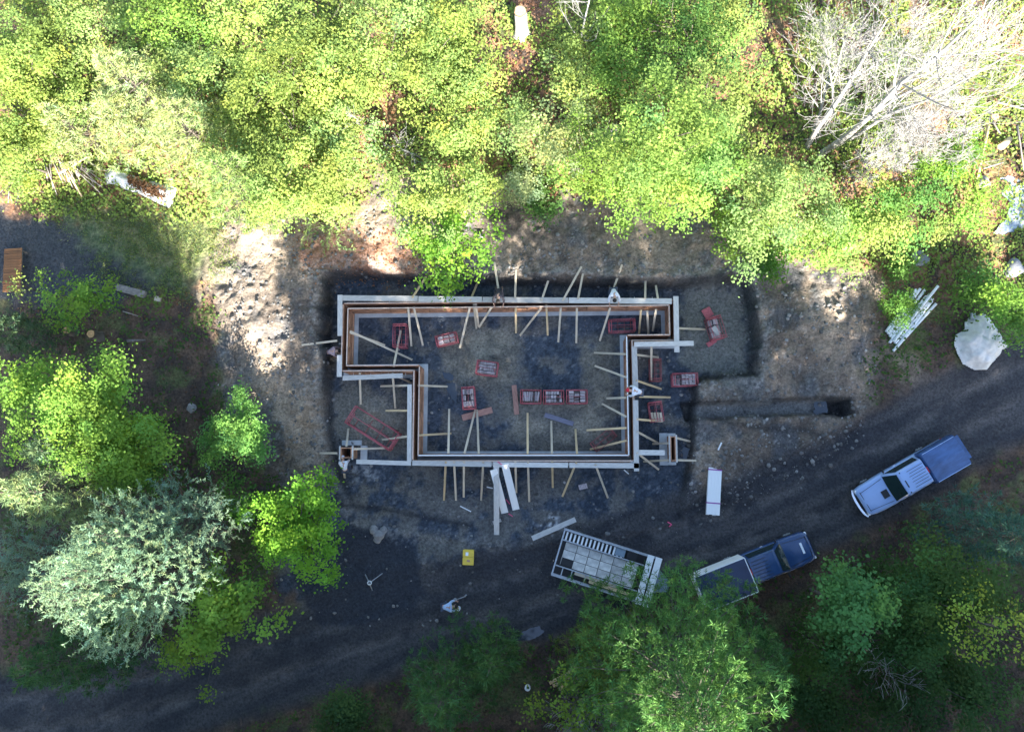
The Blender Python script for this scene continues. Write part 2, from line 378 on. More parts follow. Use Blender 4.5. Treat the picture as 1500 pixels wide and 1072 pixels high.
    return np.clip(col, .015, .7)

def spread(a, b, step, far):
    core = np.arange(a, b, step); g = [step*1.6]
    while sum(g) < far: g.append(g[-1]*1.45)
    g = np.cumsum(g); return np.concatenate([core[0]-g[::-1], core, core[-1]+g])
gx = spread(-35, 31, .115, 700); gy = spread(-19, 32, .115, 700)
GX, GY = np.meshgrid(gx, gy)
GZ = height(GX, GY)
me = bpy.data.meshes.new('ground')
nx, ny = len(gx), len(gy)
co = np.stack([GX, GY, GZ], -1).reshape(-1, 3)
idx = np.arange(nx*ny).reshape(ny, nx)
qf = np.stack([idx[:-1, :-1], idx[:-1, 1:], idx[1:, 1:], idx[1:, :-1]], -1).reshape(-1, 4)
def fast_mesh(me, co, quads, cols=None, smooth_=False):
    k = quads.shape[1]
    me.vertices.add(len(co)); me.vertices.foreach_set('co', np.ascontiguousarray(co, dtype=np.float32).ravel())
    me.loops.add(quads.size); me.loops.foreach_set('vertex_index', np.ascontiguousarray(quads, dtype=np.int32).ravel())
    me.polygons.add(len(quads)); me.polygons.foreach_set('loop_start', np.arange(0, quads.size, k, dtype=np.int32))
    if smooth_: me.polygons.foreach_set('use_smooth', np.ones(len(quads), bool))
    me.update(calc_edges=True)
    if cols is not None:
        ca = me.color_attributes.new('Col', 'FLOAT_COLOR', 'POINT')
        c4 = np.ones((len(co), 4), np.float32); c4[:, :3] = cols; ca.data.foreach_set('color', c4.ravel())
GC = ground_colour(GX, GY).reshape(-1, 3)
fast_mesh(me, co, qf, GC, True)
def ground_mat():
    m = bpy.data.materials.new('soil'); m.use_nodes = True; t = m.node_tree; N = t.nodes; L = t.links; b = N['Principled BSDF']
    b.inputs['Roughness'].default_value = .85; b.inputs['Specular IOR Level'].default_value = .25
    at = N.new('ShaderNodeAttribute'); at.attribute_name = 'Col'
    tc = N.new('ShaderNodeTexCoord')
    n1 = N.new('ShaderNodeTexNoise'); n1.inputs['Scale'].default_value = 7; n1.inputs['Detail'].default_value = 8; n1.inputs['Roughness'].default_value = .72
    vo = N.new('ShaderNodeTexVoronoi'); vo.inputs['Scale'].default_value = 5.5; vo.inputs['Randomness'].default_value = 1
    L.new(tc.outputs['Object'], n1.inputs[0]); L.new(tc.outputs['Object'], vo.inputs[0])
    r = N.new('ShaderNodeMapRange'); r.inputs[1].default_value = .3; r.inputs[2].default_value = .72; r.inputs[3].default_value = .38; r.inputs[4].default_value = 1.75
    L.new(n1.outputs[0], r.inputs[0])
    mm = N.new('ShaderNodeMix'); mm.data_type = 'RGBA'; mm.blend_type = 'MULTIPLY'; mm.inputs[0].default_value = 1
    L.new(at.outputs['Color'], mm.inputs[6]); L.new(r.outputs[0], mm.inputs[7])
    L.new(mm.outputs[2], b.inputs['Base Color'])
    bp = N.new('ShaderNodeBump'); bp.inputs['Strength'].default_value = .8; bp.inputs['Distance'].default_value = .12
    L.new(n1.outputs[0], bp.inputs['Height'])
    bp2 = N.new('ShaderNodeBump'); bp2.invert = True; bp2.inputs['Strength'].default_value = .4; bp2.inputs['Distance'].default_value = .06
    L.new(vo.outputs['Distance'], bp2.inputs['Height']); L.new(bp.outputs[0], bp2.inputs['Normal'])
    L.new(bp2.outputs[0], b.inputs['Normal']); return m
me.materials.append(ground_mat())
tag(link(bpy.data.objects.new('ground', me)), kind='structure')

def sheet(name, poly, z, m, kind='structure', amp=.12, label=None):   # a flat pool with an uneven edge
    w_ = PW(poly, z); pts = []
    n = len(w_)
    for i in range(n):
        a = w_[i]; b = w_[(i+1) % n]
        for k in range(4):
            q = a+(b-a)*k/4+rng.normal(0, amp*.4, 2); pts.append((q[0], q[1], z))
    b_ = MB(); b_.v = pts; b_.f = [tuple(range(len(pts)))]
    o = b_.build(name, m); tag(o, label, kind=kind)
    return o
def pool_z(px, py, up): p = PG(px, py); return p.z+up
sheet('puddle', [(647,545),(661,546),(666,560),(671,580),(668,592),(660,582),(654,565)], pool_z(660, 570, .035), M['puddle'])
sheet('puddle', [(1192,588),(1210,587),(1212,606),(1193,607)], pool_z(1200, 597, .03), M['puddle'])
sheet('puddle', [(745,945),(765,925),(790,915),(795,925),(775,945),(752,952)], pool_z(770, 935, .03), M['puddle'])
sheet('puddle', [(1000,655),(1015,655),(1016,672),(1000,672)], pool_z(1008, 664, .03), M['puddle'])

# ------------------------------------------------------------------ foundation: footing and wall forms
def avg(*v): return sum(v)/len(v)
xw = avg(P(505,444).x, P(505,539).x); xs = avg(P(610,545).x, P(609,665).x); xm = avg(P(922,500).x, P(925,670).x); xe = avg(P(984,448).x, P(985,494).x)
yn = avg(P(505,443.5).y, P(984,448).y); ye = avg(P(925,494.5).y, P(984,494.5).y); yst = avg(P(508,539).y, P(606,539).y); ys = avg(P(612,670).y, P(920,671.5).y)
WALL = [(xw,yn),(xe,yn),(xe,ye),(xm,ye),(xm,ys),(xs,ys),(xs,yst),(xw,yst)]      # clockwise
ZT, ZF = 0.0, FLOOR+.12
def offset(poly, d):            # d > 0 moves outwards (polygon is clockwise)
    out = []; n = len(poly)
    for i in range(n):
        p0 = Vector(poly[i-1]); p1 = Vector(poly[i]); p2 = Vector(poly[(i+1) % n])
        d1 = (p1-p0).normalized(); d2 = (p2-p1).normalized()
        n1 = Vector((-d1.y, d1.x)); n2 = Vector((-d2.y, d2.x))
        q = p1+(n1+n2)*d
        out.append((q.x, q.y))
    return out
def ring(name, d0, d1, z0, z1, m, parent=None):
    a = offset(WALL, d0); b = offset(WALL, d1); s = MB(); n = len(a)
    for i in range(n):
        j = (i+1) % n
        A, B, C_, D = a[i], a[j], b[j], b[i]
        s.quad((*A,z1),(*B,z1),(*C_,z1),(*D,z1)); s.quad((*A,z0),(*A,z1),(*D,z1),(*D,z0)) if False else None
        s.quad((*B,z0),(*A,z0),(*A,z1),(*B,z1)); s.quad((*D,z0),(*C_,z0),(*C_,z1),(*D,z1))
    return s.build(name, m, parent)
ft = ring('concrete_footing', -.42, .42, FLOOR-.2, ZF, M['concrete'])
tag(ft, 'pale grey concrete footing strip running under the stepped wall forms', 'footing')

wf = empty('foundation_form', (0,0,0), 0, 'stepped outline of double plywood wall forms standing in the excavation', 'concrete form')
pm = {}
def panel_mesh(Lp):             # one form panel: plywood skin in a frame with ribs, x along the wall, y outwards (rib side)
    k = round(Lp, 2)
    if k in pm: return pm[k]
    s = MB(); h = ZT-ZF
    s.box((0, .011, h/2), (Lp-.012, .018, h-.004))
    for x in (-Lp/2+.025, Lp/2-.025): s.box((x, .045, h/2), (.038, .05, h))
    for z in (.03, h*.35, h*.68, h-.03): s.box((0, .045, z), (Lp-.09, .046, .04))
    pm[k] = s.mesh('panel', M['ply']); return pm[k]
def wall_side(d, outward):
    poly = offset(WALL, d); n = len(poly)
    for i in range(n):
        a = Vector((*poly[i], 0)); b = Vector((*poly[(i+1) % n], 0)); L_ = (b-a).length; u = (b-a)/L_
        nn = Vector((-u.y, u.x, 0))*(1 if outward else -1)
        cnt = max(1, round(L_/1.22)); Lp = L_/cnt
        ang = math.atan2(u.y, u.x) if outward else math.atan2(-u.y, -u.x)
        for k in range(cnt):
            c = a+u*(Lp*(k+.5)); inst('panel', panel_mesh(Lp), wf, (c.x, c.y, ZF+.002), (0, 0, ang+rng.normal(0, .0025)))
        s = MB(); m0 = a+nn*.045+u*.05; m1 = b+nn*.045-u*.05       # steel top rail of the panels
        s.bar((m0.x, m0.y, ZT+.012), (m1.x, m1.y, ZT+.012), .065, .02); s.build('top_rail', M['whitewood' if not outward and i in (3, 4) else 'ply_edge'], wf)  # sun tint painted into warm inner rails; south and east stay white
        for z in ((ZF+.35, ZT-.22) if outward else (ZF+.45,)):
            s = MB(); p0 = a+nn*.12+u*.15; p1 = b+nn*.12-u*.15
            s.bar((p0.x, p0.y, z), (p1.x, p1.y, z), .045, .09); s.build('waler', M['ply'], wf)
        if outward:
            tm = MB().tube((0, 0, 0), (0, .26, 0), .012, n=5).mesh('form_tie', M['whitewood'])
            for k in range(int(L_/1.05)):
                c = a+u*(.6+k*1.05); inst('form_tie', tm, wf, (c.x+nn.x*.06, c.y+nn.y*.06, ZT-.30), (0, 0, ang))
wall_side(.115, True); wall_side(-.115, False)
del pm

# dark open slot between the two faces: damp concrete poured partway up
ring_c = ring('wet_concrete', -.10, .10, ZF, ZF+.28, M['concrete'], wf)

# ------------------------------------------------------------------ walkway planks on brackets along the outside of the forms
def plank(px0, px1, wd, z0, z1, label, m='plank', th=.045, group=None, name='scaffold_plank', cat='plank', pg=False):
    a = P(*px0, z0); b = P(*px1, z1); L_ = (b-a).length
    s = MB()
    d = (b-a).normalized(); y = Vector((0, 0, 1)).cross(d).normalized(); zz = d.cross(y)
    s.box((L_/2, 0, 0), (L_, wd, th)); me = s.mesh(name, M[m])
    o = bpy.data.objects.new(name, me); link(o)
    o.matrix_world = Matrix.Translation(a) @ Matrix((d, y, zz)).transposed().to_4x4()
    tag(o, label, cat, group); return o
WG = 'walkway planks along the outside of the wall forms'
for a, b, wd, z, lab in [
 ((500,436.5),(612,437.5),.33,.075,'grey walkway plank on the north form from the northwest corner'),
 ((613,438),(706,438.8),.34,.078,'grey walkway plank on the north form under the overhanging green branch'),
 ((707,439),(832,440),.33,.075,'walkway plank on the north form carrying the worker in dark clothes'),
 ((833,440),(984,441.3),.33,.078,'walkway plank on the north form carrying the worker in a white shirt'),
 ((498,432),(498,492),.29,.12,'grey walkway plank on the west form above the outer prop'),
 ((497.5,520),(497,552),.30,.12,'short grey walkway plank on the west form below the crouching worker'),
 ((502,554),(590,550),.28,.05,'tan plank along the south face of the western step'),
 ((600,563),(599.5,676),.26,.02,'grey plank along the outside of the inner western wall'),
 ((522,676),(602,678.5),.26,.06,'white plank between the small southwest pier box and the wall corner'),
 ((604,678),(720,680),.29,.055,'pale plank on the south form left of the leaning white boards'),
 ((722,680.2),(832,681.2),.29,.058,'pale plank on the south form behind the leaning white boards'),
 ((834,681.2),(936,682),.29,.055,'pale plank on the south form at its right hand end'),
 ((929,507),(931,570),.31,.055,'white walkway plank on the east form above the worker in a red cap'),
 ((931,586),(932.5,690),.30,.055,'white walkway plank on the east form below the worker in a red cap'),
 ((990,434),(991.5,516),.30,.13,'pale plank lying across the east end form of the north wing'),
 ((929,504.5),(1016,502.8),.29,.20,'long pale plank sticking out east past the end of the north wing'),
 ((936,662.5),(974,663),.30,.0,'wide pale plank bridging from the east form to the narrow pier box')]:
    plank(a, b, wd, z, z, lab, 'plank', group=WG)

# ------------------------------------------------------------------ timber braces
bm_ = MB(); bm_.box((.5, 0, 0), (1, .12, .045)); BR = [bm_.mesh('timber_brace', M['lumber'])]
bm_ = MB(); bm_.box((.5, 0, 0), (1, .12, .045)); BR.append(bm_.mesh('timber_brace', M['lumber_new']))
ORD = ['first','second','third','fourth','fifth','sixth','seventh','eighth','ninth','tenth','eleventh','twelfth','thirteenth','fourteenth','fifteenth','sixteenth']
def brace(p0, p1, z0, z1, label, group, k=0, onground=True):
    a = P(*p0, z0); b = PG(*p1, .03) if onground else P(*p1, z1)
    L_ = (b-a).length; d = (b-a).normalized(); y = Vector((0, 0, 1)).cross(d).normalized(); zz = d.cross(y)
    o = bpy.data.objects.new('timber_brace', BR[k]); link(o)
    o.matrix_world = Matrix.Translation(a) @ Matrix((d, y, zz)).transposed().to_4x4() @ Matrix.Diagonal((L_, 1, 1, 1))
    tag(o, label, 'brace', group); return o
G = 'timber braces propping the wall forms'
def run(lst, z0, fmt):
    for i, (a, b) in enumerate(lst):
        brace(a, b, z0, None, fmt % ORD[i], G, int(rng.random() < .25))
run([((598,450),(602.7,507)),((606,449.5),(619.6,506)),((688.3,450),(673.6,509.5)),((693.9,445),(698,481.5)),((697,445),(701,478)),((720.5,450),(701.6,479.4)),
 ((755.5,450.7),(755.9,487.8)),((793.3,450.7),(761.8,491.3)),((800.3,446),(802.4,491.3)),((821.5,450.7),(817.8,501)),((845,451),(844.2,502.4)),((893.9,451),(878.5,499.3)),
 ((939,454),(936,489)),((948,455),(949.7,489)),((961,453),(956,485))], -.12, '%s timber brace from the left along the inside of the north form')
run([((604,436),(624.5,405)),((689,440),(702,408)),((731.7,434),(724,384)),((754.5,437),(755.9,395.4)),((793,441),(803,411.5)),((824,441),(851.8,390.5)),((846.7,438),(853.9,400.8)),
 ((896,431),(911.3,387.4)),((945,438),(945.6,409)),((963.6,437),(960.6,418.2))], .12, '%s timber brace from the left between north form and cut bank')
run([((656.8,664),(658,599)),((680.3,664),(696.3,599.8)),((701.3,665),(698.8,599.8)),((773,665),(772.7,604.8)),((808.5,665),(807.5,616.6)),((845.2,665),(842.9,628.3))], -.12,
 '%s timber brace from the left along the inside of the south form')
run([((653,676),(650.4,732.7)),((665.3,676),(668,732.7)),((679.6,676),(679.3,728)),((708,676),(704.8,732.7)),((755,676),(756.3,721.5)),((773.4,676),(775.3,734.6)),((808.9,676),(809.8,714)),
 ((844.3,677),(823.8,727)),((872,680),(890.5,729))], .12, '%s timber brace from the left sloping down outside the south form')
run([((917.5,518.8),(870.3,516.7)),((918.5,553),(871.3,535.8)),((917.5,582.4),(888.7,583.4)),((918,610.7),(882,591.4)),((918,626.6),(859.3,630)),((918,645),(864.3,658))], -.12,
 '%s timber brace from the top inside the east form')
run([((932.9,519.8),(964.7,523.5)),((931.8,557.2),(968.8,569.7)),((936,580.8),(982,582)),((933,614),(967.6,617)),((933,632),(963.4,648.5)),((933,663),(965,687.6))], .10,
 '%s timber brace from the top outside the east form')
run([((512.5,485),(604,527)),((512.5,487),(564,505.5))], -.12, '%s of two crossed timber braces inside the west form')
run([((612,564.5),(655.6,566.2)),((612,637.5),(661,634.7))], -.12, '%s timber brace from the top inside the inner western wall')
run([((599.4,564.5),(557.4,565.7)),((602,601.4),(565,601.4)),((602,638.4),(560,644))], .02, '%s timber brace from the top outside the inner western wall')
run([((527,546),(528.5,592)),((575,546),(579.2,598))], .0, '%s timber brace from the left below the western step')
for a, b, z, lab in [((576.7,537),(587,484),-.1,'timber brace rising from the western step across a red rack'),
 ((494,499),(442,505.5),.1,'lone timber prop sticking out west of the excavation'),
 ((994.4,480.8),(1033.4,482.5),.1,'timber prop from the east end form toward the tipped red rack'),
 ((954.4,500.3),(953.8,557.2),.0,'timber brace below the north wing crossing an empty red rack'),
 ((577.5,549),(602.7,561),-.1,'short diagonal board in the corner of the western step')]:
    brace(a, b, z, None, lab, G, 0)
# pier boxes
def pier(px, py, sx, sy, label, plates):
    c = P(px, py, -.25); g = hz(c.x, c.y); t = empty('pier_form', (c.x, c.y, g), 0, label, 'concrete form')
    h = -.25-g
    for (dx, dy, lx, ly) in ((-sx/2, 0, .05, sy+.1), (sx/2, 0, .05, sy+.1), (0, -sy/2-.002, sx-.054, .05), (0, sy/2+.002, sx-.054, .05)):
        MB().box((dx, dy, h/2+.03), (lx, ly, h)).build('panel', M['ply'], t)
    for (dx, dy, lx, ly) in plates: MB().box((dx, dy, .06), (lx, ly, .16)).build('footing_plate', M['concrete'], t)
    for (dx, dy, lx, ly) in ((-sx/2-.07, 0, .09, sy+.25), (sx/2+.07, 0, .09, sy+.25)): MB().box((dx, dy, h-.02), (lx, ly, .06)).build('collar', M['plank'], t)
    return t
pier(507, 663, .62, .55, 'small square pier box with an open top at the southwest corner', [(.0, .62, 1.2, .3), (.75, 0, .4, .9)])
pier(986, 657, .26, 1.35, 'narrow upright pier box east of the main wall forms', [(-.38, 0, .45, 1.9), (.1, .85, .5, .18), (.1, -.85, .5, .18)])
for a, b, z, lab in [((494,663.6),(468.4,663.6),-.3,'timber prop pointing west from the southwest pier box'),((516,657.7),(570,656),-.3,'timber prop pointing east from the southwest pier box'),
 ((507.5,654),(510.4,627.5),-.3,'timber prop pointing north from the southwest pier box'),((501,676),(505.3,700),-.3,'timber prop pointing south from the southwest pier box'),
 ((989.5,641),(1011,646.3),-.3,'upper timber prop on the east side of the narrow pier box'),((989.5,673.7),(1019.7,674.5),-.3,'lower timber prop on the east side of the narrow pier box'),
 ((979,649),(956,650),-.3,'upper timber prop on the west side of the narrow pier box'),((979.4,673.7),(942.4,675.8),-.3,'lower timber prop on the west side of the narrow pier box')]:
    brace(a, b, z, None, lab, 'props around the pier boxes', 0)

# ------------------------------------------------------------------ boards lying about
def gplank(p0, p1, wd, label, m, th=.05, lift=.03, name='board', cat='board', z0=None, z1=None):
    a = PG(*p0, lift); b = PG(*p1, lift)
    return plank(p0, p1, wd, a.z if z0 is None else z0, b.z if z1 is None else z1, label, m, th, None, name, cat)
gplank((727,679),(727.5,783),.32,'long pale scaffold plank running from the south form to the gravel','plank', z0=.12, name='scaffold_plank', cat='plank')
gplank((722,765.5),(734,761.5),.2,'short offcut lying across the long scaffold plank','plank', lift=.1, name='offcut', cat='offcut')
gplank((723,688),(739.5,751),.42,'left one of two wide white boards leaning on the south form','whitewood', z0=.04, th=.06, name='white_board')
gplank((739.5,680),(756,746),.42,'right one of two wide white boards leaning on the south form','whitewood', z0=.12, th=.06, name='white_board')
gplank((779.5,788.5),(843,760.5),.30,'grey board lying on chalky ground beside the trailer','plank', lift=.06, th=.07, name='grey_board')
gplank((677,612),(721,600),.38,'pinkish board lying under two props by the filled rack','redwood', lift=.1, name='pink_board')
gplank((753,564),(757,607),.30,'orange red board standing out at the end of the rack row','redwood', lift=.2, name='orange_board')
gplank((798,607.5),(840,621),.28,'blue grey steel board lying below the rack row','bluewood', lift=.06, name='steel_board')
gplank((172,421),(213,432),.42,'old grey timber beam lying in the grass at left','stick', lift=.12, th=.3, name='timber_beam', cat='beam')
gplank((227,437),(236,439),.3,'small pale wood block beside the old timber beam','lumber', lift=.1, th=.15, name='wood_block', cat='block')
gplank((674,741),(690,749),.06,'short white stick on the gravel below the props','whitewood', name='white_stick', cat='stick')
gplank((713,713),(722,715),.07,'tiny white lath beside the long scaffold plank','whitewood', lift=.1, name='white_lath', cat='lath')
gplank((914,688),(921,694),.06,'white lath lying south of the east corner','whitewood', name='white_lath', cat='lath')
gplank((1052,659),(1057,648),.08,'white lath lying on stones above the white bundle','whitewood', name='white_lath', cat='lath')
gplank((848,714),(860,711),.3,'small pile of grey brackets south of the south form','hardware', lift=.06, th=.12, name='bracket_pile', cat='brackets')
for i, (a, b) in enumerate([((978,764),(984,768)),((984,768),(980,771)),((741,731),(747,738)),((745,752),(751,756)),((729,676),(737,682))]):
    gplank(a, b, .05, ['pink survey ribbon lying above the trailer','short tail of pink ribbon above the trailer','pink ribbon caught between the white boards','pink ribbon below the white boards','pink ribbon on top of the south form'][i], 'pink', .012, .05 if i < 4 else 1.75, 'pink_ribbon', 'ribbon')
# bundle of white trim boards with two purple straps
a = PG(1048.5, 683.5, .02); b = PG(1041, 753.5, .02); L_ = (b-a).length; an = math.atan2(b.y-a.y, b.x-a.x)
t = empty('board_bundle', (a+b)/2, an, 'strapped bundle of white trim boards lying on stony ground', 'board bundle')
bmh = MB().box((0, 0, 0), (1, .185, .13)).mesh('board', M['whitewood'])
for r_ in range(2):
    for k in range(4):
        sh = (.12 if k < 1 else 0)+rng.normal(0, .02)
        inst('board', bmh, t, (sh-.06, -.285+.19*k, .09+.135*r_), (0, 0, 0), (L_*(.93 if k < 1 else .98), 1, 1))
for x in (-L_*.42, L_*.24):
    s = MB(); s.box((x, 0, .295), (.07, .80, .012)); s.box((x, .394, .15), (.07, .012, .29)); s.box((x, -.394, .15), (.07, .012, .29)); s.build('strap', M['purple'], t)
# yellow tote
a = PG(687, 815)
t = empty('yellow_tote', a, R(-2), 'yellow plastic tote with a lid standing alone on the dark gravel', 'tote')
o = MB().box((0, 0, .19), (.60, .86, .36)).build('tub', M['yellow'], t); bevel(o, .04)
for y in (-.225, .225): o = MB().box((0, y, .395), (.66, .43, .05)).build('lid', M['yellow'], t); bevel(o, .02)
MB().box((-.08, .2, .425), (.16, .2, .012)).build('sticker', M['whitewood'], t); MB().box((.02, -.2, .425), (.18, .12, .014)).build('sticker', M['redwood'], t)
for sx in (-.34, .34): MB().box((sx, 0, .34), (.03, .22, .05)).build('handle', M['black'], t)
# survey tripod
a = PG(548, 849)
t = empty('survey_tripod', a, 0, 'thin pale tripod with a round head standing on black gravel', 'tripod')
for k, an in enumerate((R(38), R(150), R(262))):
    MB().bar((.04*math.cos(an), .04*math.sin(an), 1.15), (.62*math.cos(an), .62*math.sin(an), .0), .05, .03).build('leg', M['alu'], t)
s = MB()
for k in range(16):
    t0, t1 = 2*math.pi*k/16, 2*math.pi*(k+1)/16; s.tube((.11*math.cos(t0), .11*math.sin(t0), 1.18), (.11*math.cos(t1), .11*math.sin(t1), 1.18), .03, n=5, cap=False)
s.build('head', M['whitewood'], t)
# white pipes
t0 = PG(1300, 485); pipes = [((1298,486),(1342,424)),((1301,489),(1348,423)),((1303,493),(1355,424)),((1305,497),(1357,434)),((1303,502),(1362,431)),((1309,500),(1374,419)),((1311,503),(1366,437)),((1314,508),(1365,441)),((1308,514),(1371,445))]
nms = ['topmost','second','third','fourth','fifth','sixth','seventh','eighth','lowest']
for i, (p, q) in enumerate(pipes):
    a = PG(*p, .1+.04*(i % 2)+(.10 if i == 5 else 0)); b = PG(*q, .1+.04*(i % 2)+(.14 if i == 5 else 0)); z = max(a.z, b.z); s = MB()
    d = b-a; L_ = d.length; s.tube((0, 0, 0), (L_, 0, 0), .085, n=10, cap=False); s.tube((L_, 0, 0), (0, 0, 0), .07, n=10, cap=False)
    o = s.build('white_pipe', M['pvc']); o.location = a; o.rotation_euler = (0, -math.atan2(d.z, math.hypot(d.x, d.y)), math.atan2(d.y, d.x))
    tag(o, f'{nms[i]} of the nine white plastic pipes lying side by side under the little fir', 'pipe', 'white plastic pipes on the east bank')

# ------------------------------------------------------------------ red racks
def rack(px, py, rot, L_, W_, H_, label, fill=None, m='red_steel', tilt=0., heavy=False):
    a = PG(px, py); b = P(px, py, a.z+H_*.7); g = hz(b.x, b.y)
    t = empty('form_rack', (b.x, b.y, g+.01), R(rot), label, 'rack', 'red steel racks for form hardware'); t.rotation_euler.x = R(tilt)
    mm = M[m]; r = .020 if not heavy else .032
    for sx in (-1, 1):
        s = MB(); x = sx*L_/2
        for y in (-W_/2, W_/2): s.tube((x, y, 0), (x, y, H_), r, n=6)
        for z in (.08, H_*.55, H_): s.tube((x, -W_/2, z), (x, W_/2, z), r, n=6)
        s.box((x, 0, H_-.03), (.035, W_, .06))
        s.build('end_frame', mm, t)
        if not heavy:
            s = MB(); x = sx*(L_/2-.13)
            for y in (-W_/2, W_/2): s.tube((x, y, .08), (x, y, H_), r*.8, n=5)
            s.tube((x, -W_/2, H_), (x, W_/2, H_), r*.9, n=6); s.build('inner_frame', mm, t)
    for sy in (-1, 1):
        s = MB(); y = sy*W_/2
        for z in (.08, H_*.5, H_-.02): s.tube((-L_/2, y, z), (L_/2, y, z), r*.85, n=6)
        s.build('side_rail', mm, t)
    s = MB()
    s.tube((-L_/2, 0, .08), (L_/2, 0, .08), r, n=6)
    for k in range(4): s.tube((-L_/2+L_*(k+.5)/4, -W_/2, .08), (-L_/2+L_*(k+.5)/4, W_/2, .08), r*.8, n=5)
    s.build('base', M['rust_steel'], t)
    s = MB().tube((-L_/2, 0, H_*.98), (L_/2, 0, H_*.98), r*.7, n=5).build('top_bar', mm, t)
    if fill:
        rows, cols, hfrac, gaps = fill
        f = empty('form_hardware', (b.x, b.y, g+.1), R(rot), 'grey form hardware stacked inside the ' + label.split(' on ')[0].replace('red ', 'red ', 1), 'form hardware', 'stacked hardware inside the racks')
        me = MB().box((0, 0, 0), (1, 1, 1)).mesh('plate', M['hardware'])
        for i in range(cols):
            for j in range(rows):
                if (i, j) in gaps: hh = .15
                else: hh = H_*hfrac*(.9+.16*rng.random())
                cx_ = -L_/2+.10+(L_-.2)*(i+.5)/cols; cy_ = -W_/2+.06+(W_-.12)*(j+.5)/rows
                inst('plate', me, f, (cx_, cy_, hh/2), (0, 0, rng.normal(0, .05)), ((L_-.2)/cols*.86, (W_-.12)/rows*.8, hh))
    return t
rack(586,492,90,1.40,.78,.9,'empty red rack with open frame on wet gravel inside the west wing')
rack(654.5,497,13,1.30,.62,.7,'dark filled red rack with bright pink ends on gravel near the north form',(2,3,.75,()))
rack(713.5,539.5,-8,1.25,.82,.8,'pinkish red rack full of grey plates on the dirt mound',(4,9,.95,((0,1),(0,3))))
rack(686.5,583,94,1.30,.75,.8,'red rack of slats with a hole in the middle on gravel at left',(7,3,.9,((1,2),(1,3),(1,4))))
rack(777.5,581,-1,1.22,.80,.8,'leftmost red rack of the row on dirt',(1,8,.93,((5,0),)))
rack(811,581.5,0,1.20,.80,.8,'middle red rack of the row on dirt',(3,6,.9,((4,0),(4,1),(5,2))))
rack(845,581,0,1.22,.80,.8,'rightmost red rack of the row on dirt',(4,3,.9,((1,0),(1,1),(1,3))))
rack(911,477,2,1.55,.72,.85,'empty red rack with twin bars inside the north wing')
rack(960,542,90,1.30,.66,.8,'empty rusty red rack below the north wing on shaded gravel',None,'rust_steel')
rack(1003,556,1,1.45,.74,.85,'half filled red rack outside the wall on the eastern edge',(5,6,.85,((0,0),(1,0),(0,1),(1,1),(0,2),(1,2),(0,3),(1,3),(0,4),(1,4))))
rack(961,603,97,1.15,.75,.8,'red rack holding tan boards outside the east form')
rack(884,644,38,1.50,.62,.8,'empty dark red rack lying askew in the southeast corner',None,'rust_steel')
rack(1047,481,105,1.35,.78,.8,'tipped red rack spilling boards on the eastern floor',(2,3,.5,((0,0),)),tilt=10)
rack(546,627,-32,3.1,1.15,1.0,'long empty red frame rack on the dirt left of the wall','' or None,heavy=True)
s = MB()
gplank((1033,452),(1040,464),.55,'red steel plate dropped beside the tipped rack','red_steel', lift=.15, name='red_plate', cat='plate')
gplank((1048,498),(1036,506),.28,'red steel channel lying below the tipped rack','red_steel', lift=.1, name='red_channel', cat='channel')
for i in range(4):
    gplank((954.5+4.3*i,604),(957+4.3*i,618),.13,f'{ORD[i]} tan board from the left inside the red rack by the east form','lumber', lift=.5, name='tan_board')
gplank((1044,479),(1053,489),.3,'pale board sticking up inside the tipped red rack','plank', lift=.55, name='pale_board')

# ------------------------------------------------------------------ left yard and forest edge items
a = PG(28, 399, 0)
t = empty('slatted_deck', a, R(2), 'orange stained slatted wooden ramp at the left edge of the photo', 'ramp')
lm = MB().box((0, 0, 0), (1.12, .155, .04)).mesh('slat', M['deck'])
for k in range(16): inst('slat', lm, t, (rng.normal(0, .008), -1.28+.17*k, .62+rng.normal(0, .006)), (0, 0, rng.normal(0, .012)))
for x in (-.48, .0, .48): MB().box((x, 0, .52), (.05, 2.7, .14)).build('joist', M['stick'], t)
for x in (-.48, .48):
    for y in (-1.2, 1.2): MB().box((x, y, .23), (.09, .09, .44)).build('post', M['stick'], t)
def stump(px, py, r, h, label, m='bark', rot=0):
    a = P(px, py, 0); 
    z = hz(a.x, a.y)
    for _ in range(3): a = P(px, py, z+h); z = hz(a.x, a.y)
    t = empty('tree_stump', (a.x, a.y, z-.05), 0, label, 'stump'); s = MB(); n = 18; rr = []
    ph = rng.random(3)*6
    for lev, (zz, k) in enumerate(((0, 1.45), (h*.15, 1.15), (h*.5, 1.03), (h+.05, 1.0))):
        for i in range(n):
            an = 2*math.pi*i/n; q = r*k*(1+.05*math.sin(3*an+ph[0])+.04*math.sin(5*an+ph[1])+(.10*math.sin(4*an+ph[2]) if lev == 0 else 0))
            s.v.append((q*math.cos(an), q*math.sin(an), zz))
    for lev in range(3):
        for i in range(n):
            j = (i+1) % n; s.f.append((lev*n+i, lev*n+j, (lev+1)*n+j, (lev+1)*n+i))
    s.build('trunk', M[m], t, True)
    s2 = MB(); s2.v = [(x*.9, y*.9, z_+.012) for x, y, z_ in s.v[3*n:]]; s2.f = [tuple(range(n))]; s2.build('cut_face', M['cutwood'], t)
    return t
stump(98, 483, .28, .7, 'left one of two sawn stumps with orange tops at left')
stump(133, 489, .26, .9, 'right one of two sawn stumps with orange tops at left')
stump(762, 17, .36, 2.4, 'tall white barked stump standing at the top edge', 'palebark')
stump(560, 182, .24, .8, 'low sawn stump in a brown clearing of the north wood')
stump(1458, 172, .25, .5, 'pale stump in a dark hollow near the stream')
